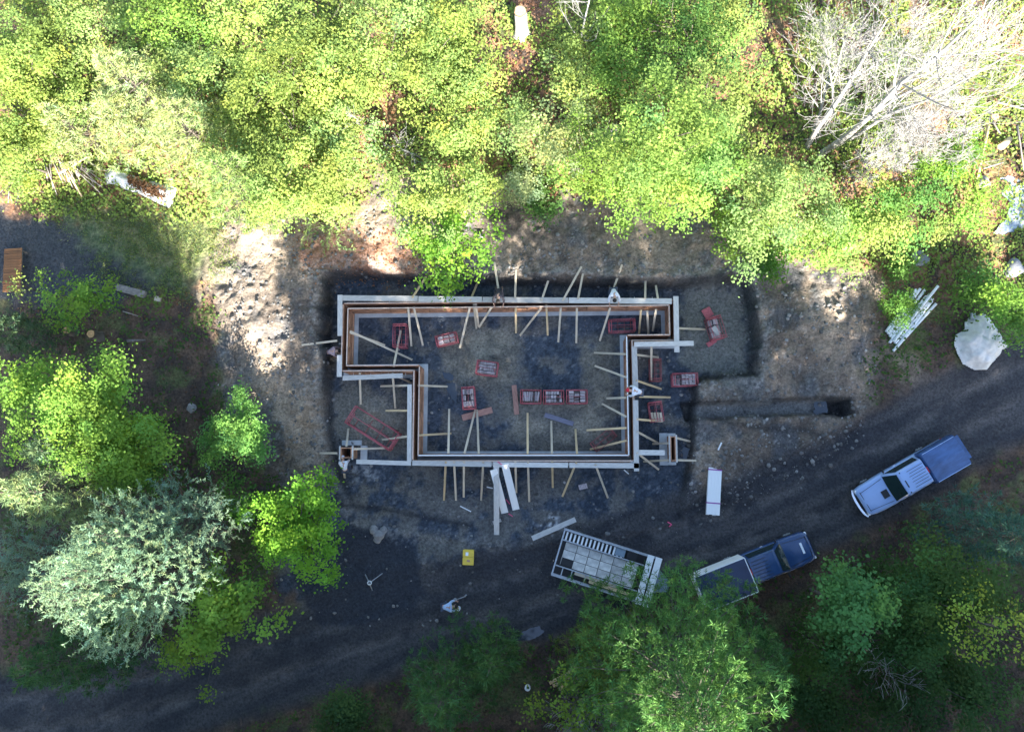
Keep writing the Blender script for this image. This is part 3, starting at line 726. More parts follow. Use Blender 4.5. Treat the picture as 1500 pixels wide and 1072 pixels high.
# tarp over brush, white tarp heap
def drape(name, poly, hgt, m, label, cat, res=26, rough=.12, skirt=.05):
    w_ = PW(poly, -.2); mn = w_.min(0); mx = w_.max(0); xs_ = np.linspace(mn[0], mx[0], res); ys_ = np.linspace(mn[1], mx[1], res)
    X, Y = np.meshgrid(xs_, ys_); d = sdf(w_, X, Y); b = MB(); ids = {}
    # march the grid: keep inside points, pull the border onto the outline
    st = max(xs_[1]-xs_[0], ys_[1]-ys_[0])
    Z = height(X, Y)+skirt+hgt*smooth(0, -.55, d)*(.75+.5*fbm(X, Y, .9, 9, 3))+(fbm(X, Y, 2.6, 19, 3)-.5)*rough*2*smooth(0, -.3, d)+np.abs(np.sin((X*1.3+Y*.8)*2.2+fbm(X,Y,.8,29,2)*5))*rough*.7
    gxx, gyy = np.gradient(d, ys_[1]-ys_[0], xs_[1]-xs_[0])
    for j in range(res):
        for i in range(res):
            if d[j, i] < st*.75:
                x, y = X[j, i], Y[j, i]
                if d[j, i] > 0: x -= gyy[j, i]*d[j, i]; y -= gxx[j, i]*d[j, i]
                ids[(j, i)] = len(b.v); b.v.append((x, y, Z[j, i]))
    for j in range(res-1):
        for i in range(res-1):
            k = [(j, i), (j, i+1), (j+1, i+1), (j+1, i)]
            if all(q in ids for q in k): b.f.append(tuple(ids[q] for q in k))
    o = b.build(name, M[m], None, True); sm_ = o.modifiers.new('thick', 'SOLIDIFY'); sm_.thickness = .03
    return tag(o, label, cat)
drape('white_tarp', [(1422,464),(1444,458),(1462,484),(1470,497),(1480,507),(1471,512),(1460,528),(1448,541),(1432,541),(1412,533),(1404,520),(1398,503),(1400,490),(1412,484),(1413,472)], .75, 'tarp', 'white tarp thrown over a heap beside the road', 'tarp', 46, .24)
gplank((1451,503),(1456,515),.10,'dark stick lying on top of the white tarp','black', lift=.85, name='dark_stick', cat='stick')
gplank((1421,463),(1427,464),.35,'small grey crate at the upper corner of the white tarp','galv', lift=.3, th=.3, name='grey_crate', cat='crate')
drape('weathered_tarp', [(158,260),(166,246),(180,252),(196,258),(214,268),(240,272),(264,280),(258,302),(252,308),(230,298),(206,286),(188,281),(172,273),(160,272)], .35, 'oldtarp', 'torn whitish tarp half covered with fallen leaves by the brush pile', 'tarp', 30, .12)
def boulder(px, py, r, h, label, m='rock', flat=False, name='boulder'):
    a = PG(px, py); bmx = bmesh.new(); bmesh.ops.create_icosphere(bmx, subdivisions=3, radius=1)
    sd = int(rng.integers(999))
    for v in bmx.verts:
        c = v.co; f = 1+.22*(vnoise(np.array([c.x*1.7+sd]), np.array([c.y*1.7+c.z*1.3]), sd)[0]-.5)*2
        z = c.z*f
        v.co = Vector((c.x*f*r, c.y*f*r, (min(z, .55) if flat else z)*h))
    me = bpy.data.meshes.new(name); bmx.to_mesh(me); bmx.free(); me.materials.append(M[m])
    me.polygons.foreach_set('use_smooth', [True]*len(me.polygons))
    o = link(bpy.data.objects.new(name, me)); o.location = a; return tag(o, label, 'rock')
boulder(1347, 379, .52, .35, 'round flat grey stone slab at the edge of the east trees', 'slab', True, 'stone_slab')
boulder(1484, 393, .55, .5, 'dark blue grey boulder near the right edge', 'slab')
boulder(1440, 268, .4, .35, 'smooth pale rock beside the white water')
boulder(281, 598, .3, .22, 'small pale stone at the foot of the western bank')
for i, (x, y, r) in enumerate([(556,783,.35),(548,775,.28),(562,776,.22),(553,790,.25)]):
    boulder(x, y, r, r*.7, ['largest','upper','right hand','lowest'][i]+' broken stone of the little rubble heap on the gravel', 'rock', False, 'rubble_stone')
# sticks of the brush pile
STG = 'sticks of the brush pile'
stm = [MB().tube((0, 0, 0), (1, 0, 0), .045, .025, 5).mesh('stick', M['stick']), MB().tube((0, 0, 0), (1, 0, 0), .055, .04, 6).mesh('stick', M['lumber_new'])]
def stick(p, q, lift, label, k=0, group=STG, name='stick', sc=1.0):
    a = PG(*p, lift); b = PG(*q, lift*.6); d = b-a
    o = inst(name, stm[k], None, a, (0, -math.atan2(d.z, math.hypot(d.x, d.y)), math.atan2(d.y, d.x)), (d.length, sc, sc)); return tag(o, label, 'stick', group)
for i in range(16):
    x = 66+2.9*i+rng.normal(0, 1.5); y = 236+rng.normal(0, 4)
    stick((x, y), (x+rng.normal(13, 5), y+rng.normal(32, 7)), .25+.25*rng.random(), 'thin grey stick lying in the parallel bundle of the brush pile')
for i in range(12):
    x = 100+rng.random()*45; y = 235+rng.random()*22
    stick((x, y), (x+rng.normal(10, 22), y+rng.normal(22, 9)), .3+.3*rng.random(), 'thin grey stick in the tangled part of the brush pile')
for i in range(10):
    x = 6+rng.random()*60; y = 262+rng.random()*20
    stick((x, y), (x+rng.normal(0, 12), y+rng.normal(16, 7)), .2+.2*rng.random(), 'thin grey stick among weeds left of the brush pile')
stick((87,254),(128,230),.9,'upper one of two fresh tan poles on the brush pile',1,None,'pole',1.2)
stick((99,252),(120,288),.8,'lower one of two fresh tan poles on the brush pile',1,None,'pole',1.2)
stick((13,237),(49,255),.5,'grey log sticking out of the leaves at far left',0,None,'log',2.6)
stick((128,236),(150,249),.6,'broken grey branch right of the brush pile',0,None,'branch',1.6)
for i, (p, q, sc) in enumerate([((1448,183),(1432,262),1.8),((1490,185),(1500,250),1.6),((1466,216),(1480,203),4.0),((1462,150),(1500,160),1.4),((1452,175),(1466,198),1.4),((1440,247),(1470,238),1.3)]):
    stick(p, q, .5, ['long bare pole leaning over the bush beside the stream','pale broken branch at the right edge above the stream','thick cut log piece on the brown bank','thin branch lying above the dark hollow','split branch beside the pale stump','crooked root at the edge of the white water'][i], 1 if i in (0, 2) else 0, None, ['pole','branch','log','branch','branch','root'][i], sc)
for i, (p, q) in enumerate([((805,1000),(833,985)),((810,1004),(838,992)),((820,1010),(842,968)),((836,1005),(848,990))]):
    stick(p, q, .2, ['topmost','second','crossing','lowest'][i]+' brown splintered board in the dark beside the big pine', 1, None, 'splintered_board', 1.8)
stick((180,456),(206,464),.25,'thin white branch in the shaded weeds at left',0,None,'white_branch',.8)
a = PG(773, 1005); o = MB().tube((0,0,0),(0,0,.35),.15,.17,14).build('white_bucket', M['whitewood']); o.location = a; tag(o, 'small white bucket alone in the dark at the bottom', 'bucket')
stick((186,499),(213,498),.5,'grey fallen trunk piece among yellow sprouts at left',0,None,'fallen_trunk',2.2)
sheet('stream', [(1462,262),(1480,258),(1520,280),(1540,330),(1500,335),(1470,345),(1455,340),(1475,320),(1480,300),(1468,285)], pool_z(1485, 305, .06), M['stream'])

# ------------------------------------------------------------------ vehicles
def loft(name, stations, m, parent, closed_ends=True, smooth_all=True, sub=0):
    # stations: (x, [(y, z) ...]) half sections from the bottom centre out and up to the top centre; mirrored
    s = MB(); rings = []
    for x, sec in stations:
        full = [(y, z) for y, z in sec]+[(-y, z) for y, z in reversed(sec) if abs(y) > 1e-6]
        rings.append([len(s.v)+i for i in range(len(full))]); s.v += [(x, y, z) for y, z in full]
    n = len(rings[0])
    for a, b in zip(rings[:-1], rings[1:]):
        for i in range(n):
            j = (i+1) % n; s.f.append((a[i], b[i], b[j], a[j]))
    if closed_ends: s.f.append(tuple(rings[0])); s.f.append(tuple(reversed(rings[-1])))
    o = s.build(name, m, parent, False)
    bm2 = bmesh.new(); bm2.from_mesh(o.data); bmesh.ops.recalc_face_normals(bm2, faces=bm2.faces)
    for f in bm2.faces: f.smooth = smooth_all
    bm2.to_mesh(o.data); bm2.free()
    if sub: mo = o.modifiers.new('sub', 'SUBSURF'); mo.levels = mo.render_levels = sub
    return o
def wheel(t, x, y, r=.39, wd=.26):
    s = MB(); n = 24; prof = [(-wd/2, r*.62), (-wd/2, r*.9), (-wd/2+.03, r), (wd/2-.03, r), (wd/2, r*.9), (wd/2, r*.62)]
    for yy, rr in prof:
        for i in range(n): an = 2*math.pi*i/n; s.v.append((x+rr*math.cos(an), y+yy, r+rr*math.sin(an)))
    for k in range(len(prof)-1):
        for i in range(n): j = (i+1) % n; s.f.append((k*n+i, k*n+j, (k+1)*n+j, (k+1)*n+i))
    wh = s.build('wheel', M['rubber'], t, True)
    s = MB(); s.tube((x, y-wd/2+.02, r), (x, y+wd/2-.02, r), r*.63, n=20)
    for k in range(6):
        an = k*math.pi/3; sg = 1 if y > 0 else -1
        s.bar((x+.06*math.cos(an), y+sg*(wd/2-.01), r+.06*math.sin(an)), (x+r*.55*math.cos(an), y+sg*(wd/2-.01), r+r*.55*math.sin(an)), .06, .03)
    s.build('rim', M['galv'], wh)
def pickup(name, label, px, py, heading, paint, scoop, box_back, stripes):
    a = PG(px, py); t = empty(name, (a.x, a.y, a.z), heading, label, 'pickup truck')
    W = .93
    def sec(w_, zb, crown, z0=.42): return [(0, z0), (w_*.82, z0), (w_*.985, z0+.16), (w_, zb-.28), (w_*.985, zb-.10), (w_*.93, zb-.02), (w_*.80, zb), (0, zb+crown)]
    st = [(-2.95, sec(W*.93, 1.05, .0, .5)), (-2.88, sec(W*.97, 1.10, .0)), (-1.0, sec(W, 1.12, .0)), (.35, sec(W, 1.12, .0)), (1.05, sec(W, 1.12, .02)), (1.25, sec(W, 1.13, .03)),
          (1.9, sec(W*.985, 1.11, .045)), (2.45, sec(W*.95, 1.06, .05)), (2.72, sec(W*.89, 1.00, .045)), (2.86, sec(W*.80, .93, .03, .5))]
    loft('body', st, M[paint], t)
    # hood lines: the shut gaps either side and the raised centre
    s = MB()
    for sy in (-1, 1):
        s.bar((1.3, sy*.69, 1.155), (2.66, sy*.55, 1.065), .022, .02)
    s.bar((2.68, -.6, 1.03), (2.68, .6, 1.03), .03, .03); s.build('shut_line', M['black'], t)
    # cab: painted pillars and roof, then glass set slightly proud
    rz, zb = 1.80, 1.10
    xr, xf, bxr, bxf = -.95, .62, -1.02, 1.20
    cab = [(bxr, [(0, zb), (.86, zb), (.86, zb+.02), (.84, zb+.03), (0, zb+.03)]), (xr, [(0, zb), (.855, zb), (.70, rz-.07), (.62, rz), (0, rz+.02)]), (-.2, [(0, zb), (.86, zb), (.715, rz-.06), (.64, rz+.02), (0, rz+.045)]),
           (xf-.12, [(0, zb), (.86, zb), (.71, rz-.06), (.63, rz+.01), (0, rz+.035)]), (xf, [(0, zb), (.86, zb), (.69, rz-.09), (.60, rz-.03), (0, rz-.01)]), (bxf, [(0, zb), (.86, zb), (.84, zb+.02), (.78, zb+.03), (0, zb+.05)])]
    loft('cab', cab, M[paint], t, smooth_all=False)
    if True:
        s = MB(); nseg = 6
        for i in range(nseg):
            y0 = -.80+1.6*i/nseg; y1 = -.80+1.6*(i+1)/nseg
            def wp(y, k):
                b = Vector((bxf+.05-y*y*.05, y*.97, zb+.075)); tp = Vector((xf+.03-y*y*.05, y*.74, rz+.012-y*y*.04)); return b.lerp(tp, k)
            s.quad(wp(y0, .03), wp(y1, .03), wp(y1, .97), wp(y0, .97))
        s.build('windshield', M['glass'], t, True)
        for sy in (-1, 1):
            s = MB(); q = [(.98, sy*.868, zb+.05), (bxr+.15, sy*.868, zb+.05), (xr+.12, sy*.735, rz-.10), (xf-.06, sy*.735, rz-.12)]
            s.quad(*(q if sy > 0 else q[::-1])); s.build('side_window', M['glass'], t)
        s = MB(); s.quad((bxr+.005, .66, zb+.18), (bxr+.005, -.66, zb+.18), (xr-.012, -.6, rz-.14), (xr-.012, .6, rz-.14)); s.build('rear_window', M['glass'], t)
    s = MB()
    for k in range(stripes):
        y = -.48+.96*k/(stripes-1); s.box((-.40, y, rz+.048), (.86 if k % 2 else 1.0, .022, .012))
    s.build('roof_groove', M['black'], t)
    if scoop:
        MB().box((1.52, .13, 1.18), (.36, .44, .05)).build('hood_scoop', M['black'], t)
        s = MB(); s.box((.42, .10, rz+.035), (.06, .42, .03)); s.box((.46, .60, rz+.0), (.05, .08, .06)); s.box((.46, -.60, rz+.0), (.05, .08, .06)); s.build('roof_vent', M['black'], t)
    else:
        MB().box((2.28, .05, 1.135), (.12, .62, .03)).build('hood_vent', M['whitelamp'], t)
    # bumpers, grille, lamps
    s = MB()
    pts = [(2.86, -.84), (2.98, -.62), (3.03, -.25), (3.03, .25), (2.98, .62), (2.86, .84)]
    for p, q in zip(pts[:-1], pts[1:]): s.bar((*p, .62), (*q, .62), .12, .20)
    s.build('front_bumper', M['chrome' if scoop else 'black'], t)
    MB().box((2.875, 0, .80), (.05, 1.05, .16)).build('grille', M['black'], t)
    for sy in (-1, 1):
        o = MB().box((2.80, sy*.66, .86), (.13, .26, .15)).build('headlight', M['whitelamp'], t); bevel(o, .03)
        o = MB().box((-2.955, sy*.84, .86), (.05, .14, .32)).build('taillight', M['redlamp'], t)
        mr = MB().box((1.0, sy*1.05, 1.22), (.10, .22, .17)).build('mirror', M['black'], t); bevel(mr, .03)
        MB().bar((1.0, sy*.87, 1.16), (1.0, sy*.97, 1.19), .05, .04).build('arm', M['black'], mr)
        for dx in (.55,): MB().box((dx-.35, sy*.935, .98), (.16, .03, .035)).build('door_handle', M['chrome'], t)
        MB().bar((1.15, sy*.10+.25, 1.185), (1.06, sy*.10-.35, 1.24), .025, .02).build('wiper', M['black'], t)
        for x in (-1.75, 1.95): wheel(t, x, sy*.80)
    MB().box((-2.99, 0, .60), (.14, 1.7, .16)).build('rear_bumper', M['chrome'], t)
    MB().box((-1.0, 0, rz-.02), (.06, .34, .06)).build('brake_lamp', M['redlamp'], t)
    return t
def hd(p, q):
    a = PG(*p); b = PG(*q); return math.atan2(b.y-a.y, b.x-a.x)
H1 = hd((1390, 662), (1260, 735))
tk = pickup('pickup_truck', 'light blue pickup with a long dark blue bed cap parked on the road', 1316, 700, H1, 'lightblue', True, False, 7)
o = loft('bed_cap', [(-3.32, [(0,1.12),(.93,1.12),(.90,1.55),(.80,1.70),(0,1.73)]), (-3.26, [(0,1.12),(.95,1.12),(.93,1.62),(.84,1.80),(0,1.85)]), (-2.0, [(0,1.12),(.95,1.12),(.93,1.63),(.85,1.82),(0,1.88)]),
     (-1.12, [(0,1.12),(.95,1.12),(.93,1.62),(.84,1.80),(0,1.85)]), (-1.06, [(0,1.12),(.93,1.12),(.90,1.55),(.80,1.70),(0,1.73)])], M['cap'], tk, smooth_all=False)
MB().box((-3.48, 0, 1.25), (.40, 1.45, .06)).build('tailgate', M['cap'], tk)
for sy in (-1, 1): MB().bar((-3.2, sy*.86, 1.815), (-1.15, sy*.86, 1.815), .03, .03).build('cap_trim', M['lightblue'], tk)
H2 = hd((1060, 850), (1175, 805))
tk2 = pickup('pickup_truck', 'dark blue pickup towing a white sided box behind the pine branches', 1113, 822, H2, 'navy', False, True, 6)
# the white sided box body behind the cab
o = MB().box((-2.65, 0, 1.62), (3.0, 1.98, 1.5)).build('box_body', M['white'], tk2); bevel(o, .03)
MB().box((-2.65, 0, 2.385), (2.92, 1.90, .03)).build('box_roof', M['boxtop'], tk2)
s = MB()
for sy in (-1, 1): s.bar((-4.14, sy*.97, 2.40), (-1.16, sy*.97, 2.40), .05, .05)
s.bar((-1.165, -.95, 2.40), (-1.165, .95, 2.40), .05, .05); s.bar((-4.135, -.95, 2.40), (-4.135, .95, 2.40), .05, .05); s.build('roof_rail', M['white'], tk2)

# ------------------------------------------------------------------ the form trailer
pa = P(827, 774, -.2); pb = P(969, 819, -.2); pd = P(807, 842, -.2)
hdg = math.atan2(pb.y-pa.y, pb.x-pa.x); Lt = (pb-pa).length; Wt = (pd-pa).length
ctr = (pa+pb)/2+(pd-pa)/2; gz = hz(ctr.x, ctr.y)
tr = empty('form_trailer', (ctr.x, ctr.y, gz), hdg, 'long flat trailer loaded with grey form panels on the gravel road', 'trailer')
# local: x from the rear to the nose, y to the left (far side, image top), top rails near z = 1.4
zt = -.2-gz
hx, hy = Lt/2, Wt/2
MB().box((0, 0, .72), (Lt, Wt-.1, .10)).build('bed', M['black'], tr)
s = MB()
for y in (-hy+.04, hy-.04): s.bar((-hx, y, zt), (hx, y, zt), .08, .08); s.bar((-hx, y, .72), (hx, y, .72), .08, .12)
for x in (-hx+.04, hx-.04): s.bar((x, -hy+.09, zt), (x, hy-.09, zt), .08, .08)
s.build('top_rail', M['alu'], tr)
for k in range(6):
    for y in (-hy+.04, hy-.04): MB().bar((-hx+.05+(Lt-.1)*k/5, y, .74), (-hx+.05+(Lt-.1)*k/5, y, zt-.042), .07, .07).build('stake', M['galv'], tr)
yl = hy-.62
s = MB(); s.bar((-hx+.1, yl, zt-.03), (hx-.85, yl, zt-.03), .06, .1); s.build('inner_rail', M['alu'], tr)
for k in range(15):
    x = -hx+.24+k*.235
    MB().box((x, hy-.36, zt-.12), (.10, .46, .05)).build('rung', M['whitewood'], tr)
yr = -hy+.62
s = MB(); s.bar((-hx+.1, yr, zt-.03), (hx-.85, yr, zt-.03), .06, .08)
for x in (-hx+.55, -hx+1.1, -hx+1.9): s.bar((x, -hy+.09, zt-.03), (x, yr-.04, zt-.03), .05, .06)
s.build('inner_rail', M['alu'], tr)
for x in (-hx+.25, -hx+.8): MB().box((x, yr-.0, zt-.06), (.02, .02, .02)).build('bolt', M['galv'], tr)
MB().box((.55, hy-.34, zt-.25), (.55, .42, .35)).build('dark_box', M['bluegrey'], tr)
MB().box((1.25, hy-.34, zt-.3), (.6, .42, .25)).build('tool_box', M['black'], tr)
for k, y in enumerate((-.62, .0)):
    MB().box((hx-.62+.46*k, 0, zt+.075), (.36, Wt+.1, .06)).build('cross_plank', M['whitewood'], tr)
s = MB(); s.v = [(hx+.02, -.62, zt-.25), (hx+.02, .80, zt-.25), (hx+.85, .30, zt-.33), (hx+.85, -.30, zt-.33), (hx+.02, -.62, .75), (hx+.02, .80, .75), (hx+.85, .30, .75), (hx+.85, -.30, .75)]
s.f = [(0,3,2,1),(4,5,6,7),(0,1,5,4),(1,2,6,5),(2,3,7,6),(3,0,4,7)]; s.build('nose_cover', M['bluegrey'], tr)
MB().bar((hx+.8, 0, .60), (hx+1.5, 0, .60), .12, .12).build('drawbar', M['black'], tr)
for x in (-.5, .45):
    for sy in (-1, 1): wheel(tr, x, sy*(hy-.25), .36, .22)
# stacked form panels in the middle
st = empty('panel_stack', (ctr.x, ctr.y, gz+.77), hdg, 'grid of grey form panels stacked flat in the middle of the trailer', 'form panels')
me_ = MB().box((0, 0, 0), (.685, .37, .05)).mesh('form_panel', M['greypanel'])
x0 = -hx+.3; y0 = yl-.27
nrow = max(2, int((yl-yr-.1)/.40)); rp = (yl-yr-.12)/nrow; y0 = yl-.06-rp/2
for i in range(6):
    for j in range(nrow):
        top = zt-.77-.13+rng.normal(0, .006)
        if i == 0 and j >= nrow-1: top -= .2
        inst('form_panel', me_, st, (x0+.36+i*.72, y0-rp*j, top), (0, 0, rng.normal(0, .006)), (1, (rp-.03)/.37, 1))
MB().box((x0+2.15, y0-rp*(nrow-1)/2, (zt-.77-.17)/2), (4.2, rp*nrow-.05, zt-.77-.18)).build('panel_pile', M['black'], st)
for i, lab in enumerate(('yellowish plank lying along the near side of the trailer', 'pale plank lying along the near side of the trailer')):
    v = Matrix.Rotation(hdg, 4, 'Z') @ Vector((.6-.9*i, -hy+.30+.2*i, zt-.12)); o = MB().box((0, 0, 0), (2.6, .17, .05)).build('loose_plank', M['lumber_new' if i == 0 else 'lumber']); o.location = Vector((ctr.x, ctr.y, gz))+v; o.rotation_euler = (0, 0, hdg); tag(o, lab, 'plank')

# ------------------------------------------------------------------ people
def skin(name, pts, edges, rad, m, parent, root=0, sub=1):
    me = bpy.data.meshes.new(name); me.from_pydata([tuple(p) for p in pts], edges, []); me.materials.append(m)
    o = link(bpy.data.objects.new(name, me), parent)
    sk = o.modifiers.new('skin', 'SKIN'); sk.use_smooth_shade = True
    if not me.skin_vertices: 
        return o
    for i, r in enumerate(rad): me.skin_vertices[0].data[i].radius = (r, r) if not isinstance(r, tuple) else r
    me.skin_vertices[0].data[root].use_root = True
    sb = o.modifiers.new('sub', 'SUBSURF'); sb.levels = sb.render_levels = sub
    return o
POSES = {
 'stand': dict(pel=(0,0,.95), spi=(.04,0,1.18), che=(.12,0,1.38), nec=(.18,0,1.50), hea=(.26,0,1.62), sh=(.11,.19,1.40), el=(.28,.27,1.14), wr=(.50,.18,1.05), hi=(0,.10,.90), kn=(.06,.11,.50), an=(-.02,.12,.09), toe=(.16,.14,.05)),
 'bend': dict(pel=(-.12,0,.92), spi=(.08,0,1.08), che=(.30,0,1.16), nec=(.44,0,1.17), hea=(.56,0,1.16), sh=(.31,.20,1.15), el=(.42,.26,.86), wr=(.58,.20,.66), hi=(-.10,.10,.88), kn=(.02,.13,.48), an=(-.06,.15,.09), toe=(.13,.17,.05)),
 'kneel': dict(pel=(-.20,0,.42), spi=(.0,0,.58), che=(.20,0,.72), nec=(.33,0,.80), hea=(.45,0,.84), sh=(.21,.20,.72), el=(.40,.29,.48), wr=(.60,.24,.28), hi=(-.17,.11,.38), kn=(.14,.19,.10), an=(-.30,.17,.09), toe=(-.46,.17,.06)),
}
def person(px, py, dz, heading, pose, shirt, pants, head, label, onz=None):
    J = POSES[pose]; V = {k: Vector(v) for k, v in J.items()}
    a = P(px, py, onz) if onz is not None else PG(px, py, dz)
    t = empty('person', a, heading, label, 'person', 'people at work on the site'); t.scale = (1.1, 1.1, 1.06)
    mir = lambda v: Vector((v.x, -v.y, v.z))
    pts = [V['pel'], V['spi'], V['che'], V['nec'], V['hea']]; rad = [.125, .12, .135, .06, .10]; E = [(0,1),(1,2),(2,3),(3,4)]
    up = (V['hea']-V['nec']).normalized(); pts.append(V['hea']+up*.09); rad.append(.075); E.append((4, 5))
    fw = Vector((1, 0, 0)); fw = (fw-up*fw.dot(up)); fw = fw.normalized() if fw.length > .2 else Vector((0, 0, -1)); fw = (fw+Vector((0, 0, -.3))).normalized()
    for sgn in (1, -1):
        f = (lambda v: v) if sgn > 0 else mir
        b = len(pts); pts += [f(V['sh']), f(V['el']), f(V['wr'])]; rad += [.062, .045, .032]; E += [(2, b), (b, b+1), (b+1, b+2)]
        d = (V['wr']-V['el']).normalized(); palm = f(V['wr']+d*.08); pts.append(palm); rad.append((.042, .022)); E.append((b+2, b+3))
        for k, ln in enumerate((.075, .085, .08, .062)):      # four fingers, then the thumb
            o_ = Vector((0, (.033-.022*k)*sgn, 0)); q = f(V['wr']+d*.10)+o_; c = len(pts)
            pts += [q+f(d)*ln*.55 if sgn > 0 else q+mir(d)*ln*.55, (q+(d if sgn > 0 else mir(d))*ln*.85+Vector((.0, 0, -.03)))]; rad += [.010, .008]; E += [(b+3, c), (c, c+1)]
        c = len(pts); pts += [palm+Vector((.01, -.055*sgn, -.01)), palm+Vector((.05, -.07*sgn, -.025))]; rad += [.011, .009]; E += [(b+3, c), (c, c+1)]
        b = len(pts); pts += [f(V['hi']), f(V['kn']), f(V['an']), f(V['toe'])]; rad += [.09, .062, .042, .032]; E += [(0, b), (b, b+1), (b+1, b+2), (b+2, b+3)]
    body = skin('body', pts, E, rad, M['skin'], t)
    # face and ears
    hc = V['hea']+up*.03
    MB().tube(hc+fw*.085, hc+fw*.125-up*.02, .018, .012, 6).build('nose', M['skin'], t)
    for sgn in (1, -1):
        MB().tube(hc+fw*.082+Vector((0, .036*sgn, 0))+up*.02, hc+fw*.098+Vector((0, .036*sgn, 0))+up*.02, .013, .01, 8).build('eye', M['eye'], t)
        MB().tube(hc+Vector((0, .095*sgn, 0)), hc+Vector((0, .118*sgn, 0)), .035, .025, 8).build('ear', M['skin'], t)
    MB().bar(hc+fw*.086-up*.045-Vector((0, .028, 0)), hc+fw*.086-up*.045+Vector((0, .028, 0)), .012, .012).build('mouth', M['redwood'], t)
    # shirt, trousers, boots follow the body
    pts = [V['pel']+(V['spi']-V['pel'])*.15, V['spi'], V['che'], V['nec']-up*.03]; rad = [.155, .15, .165, .08]; E = [(0,1),(1,2),(2,3)]
    for sgn in (1, -1):
        f = (lambda v: v) if sgn > 0 else mir
        b = len(pts); pts += [f(V['sh']), f(V['el']), f(V['el'].lerp(V['wr'], .55))]; rad += [.088, .066, .055]; E += [(2, b), (b, b+1), (b+1, b+2)]
    skin('shirt', pts, E, rad, M[shirt], t)
    pts = [V['pel']]; rad = [.15]; E = []
    for sgn in (1, -1):
        f = (lambda v: v) if sgn > 0 else mir
        b = len(pts); pts += [f(V['hi']), f(V['kn']), f(V['an']+(V['kn']-V['an']).normalized()*.05)]; rad += [.115, .085, .065]; E += [(0, b), (b, b+1), (b+1, b+2)]
    skin('trousers', pts, E, rad, M[pants], t)
    for sgn in (1, -1):
        f = (lambda v: v) if sgn > 0 else mir
        skin('boot', [f(V['an']), f(V['toe'])+(f(V['toe'])-f(V['an']))*.2], [(0, 1)], [.06, .045], M['boots'], t)
    # hair or cap: a shell over the back and crown of the head
    bmx = bmesh.new(); bmesh.ops.create_icosphere(bmx, subdivisions=2, radius=1)
    q = up.rotation_difference(Vector((0, 0, 1))).inverted() if False else Vector((0, 0, 1)).rotation_difference((up*1.0-fw*.35).normalized())
    for v in bmx.verts:
        c = v.co.copy(); c.z = max(c.z, -.25); v.co = hc+up*.02+q @ Vector((c.x*.122, c.y*.118, c.z*.125))
    me = bpy.data.meshes.new('hair'); bmx.to_mesh(me); bmx.free(); me.materials.append(M[head]); me.polygons.foreach_set('use_smooth', [True]*len(me.polygons))
    link(bpy.data.objects.new('hair' if head == 'hairdark' else 'cap', me), t)
    if head != 'hairdark': MB().box(hc+fw*.14+up*.05, (.13, .15, .02)).build('cap_brim', M[head], t)
    return t
person(655, 884, .0, R(5), 'bend', 'shirtblue', 'denim', 'hairdark', 'dark haired person in a light blue shirt stooping alone on the road')
person(934, 576.5, 0, R(172), 'bend', 'shirtwhite', 'denim', 'redcap', 'worker in white shirt and red cap at the east form', .08)
person(898, 431, 0, R(-88), 'kneel', 'shirtwhite', 'denim', 'hairdark', 'worker in a white shirt kneeling on the north form planks', .10)
person(731, 432.5, 0, R(-90), 'kneel', 'shirtdark', 'shirtdark', 'hairdark', 'worker in dark clothes leaning over the north form slot', .10)
person(489, 519, 0, R(3), 'bend', 'shirtpink', 'shirtdark', 'hairdark', 'worker in faded dark clothes standing outside the west form')
person(512, 686, 0, R(100), 'bend', 'shirtwhite', 'denim', 'shirtwhite', 'worker in a white shirt bending over the southwest pier box')
c = PG(668, 878, .02); s = MB(); s.tube((0,0,0), (.5,.18,.02), .03, n=6); s.tube((.5,.18,.02), (.62,.3,.02), .05, n=6); s.tube((-.05,0,0), (-.05,0,.12), .11, n=12)
o = s.build('cable_reel', M['galv']); o.location = c; tag(o, 'small grey reel and rod lying in front of the stooping person', 'tool')
c = PG(672, 890, .02); o = MB().tube((0,0,0), (0,0,.3), .12, .14, 12).build('small_pail', M['shirtwhite']); o.location = c; tag(o, 'small pale pail at the feet of the stooping person', 'pail')

# ------------------------------------------------------------------ vegetation
def unit(v): return v/(np.linalg.norm(v, axis=-1, keepdims=True)+1e-9)
class Leaves:
    def __init__(s): s.c = []; s.q = []; s.k = []; s.n = 0
    def add(s, C, Nrm, ln, wd, col, T=None, fold=.12):
        n = len(C); Nrm = unit(Nrm)
        if T is None: T = np.cross(Nrm, rng.normal(size=(n, 3)))
        T = unit(T-Nrm*np.sum(T*Nrm, -1, keepdims=True)); B = np.cross(Nrm, T)
        ln = np.broadcast_to(np.asarray(ln, float), (n,))[:, None]; wd = np.broadcast_to(np.asarray(wd, float), (n,))[:, None]
        v = np.stack([C-T*ln*.5, C+B*wd*.5-Nrm*ln*fold*.5+T*ln*.08, C+T*ln*.5-Nrm*ln*fold, C-B*wd*.5-Nrm*ln*fold*.5+T*ln*.08], 1).reshape(-1, 3)
        s.c.append(v); s.q.append(np.arange(4*n).reshape(-1, 4)+s.n); s.n += 4*n
        s.k.append(np.repeat(np.broadcast_to(col, (n, 3)), 4, 0))
    def mesh(s, name, m):
        me = bpy.data.meshes.new(name); fast_mesh(me, np.concatenate(s.c), np.concatenate(s.q), np.concatenate(s.k)); me.materials.append(m); return me
def jit(col, n, hue=.16, val=.22):
    c = np.array(col)[None]*np.exp(rng.normal(0, val, (n, 1)))
    y = rng.normal(0, hue, (n, 1)); return np.clip(c*np.concatenate([np.exp(y*1.1), np.exp(y*.35), np.exp(-y*.5)], 1), .004, .8)
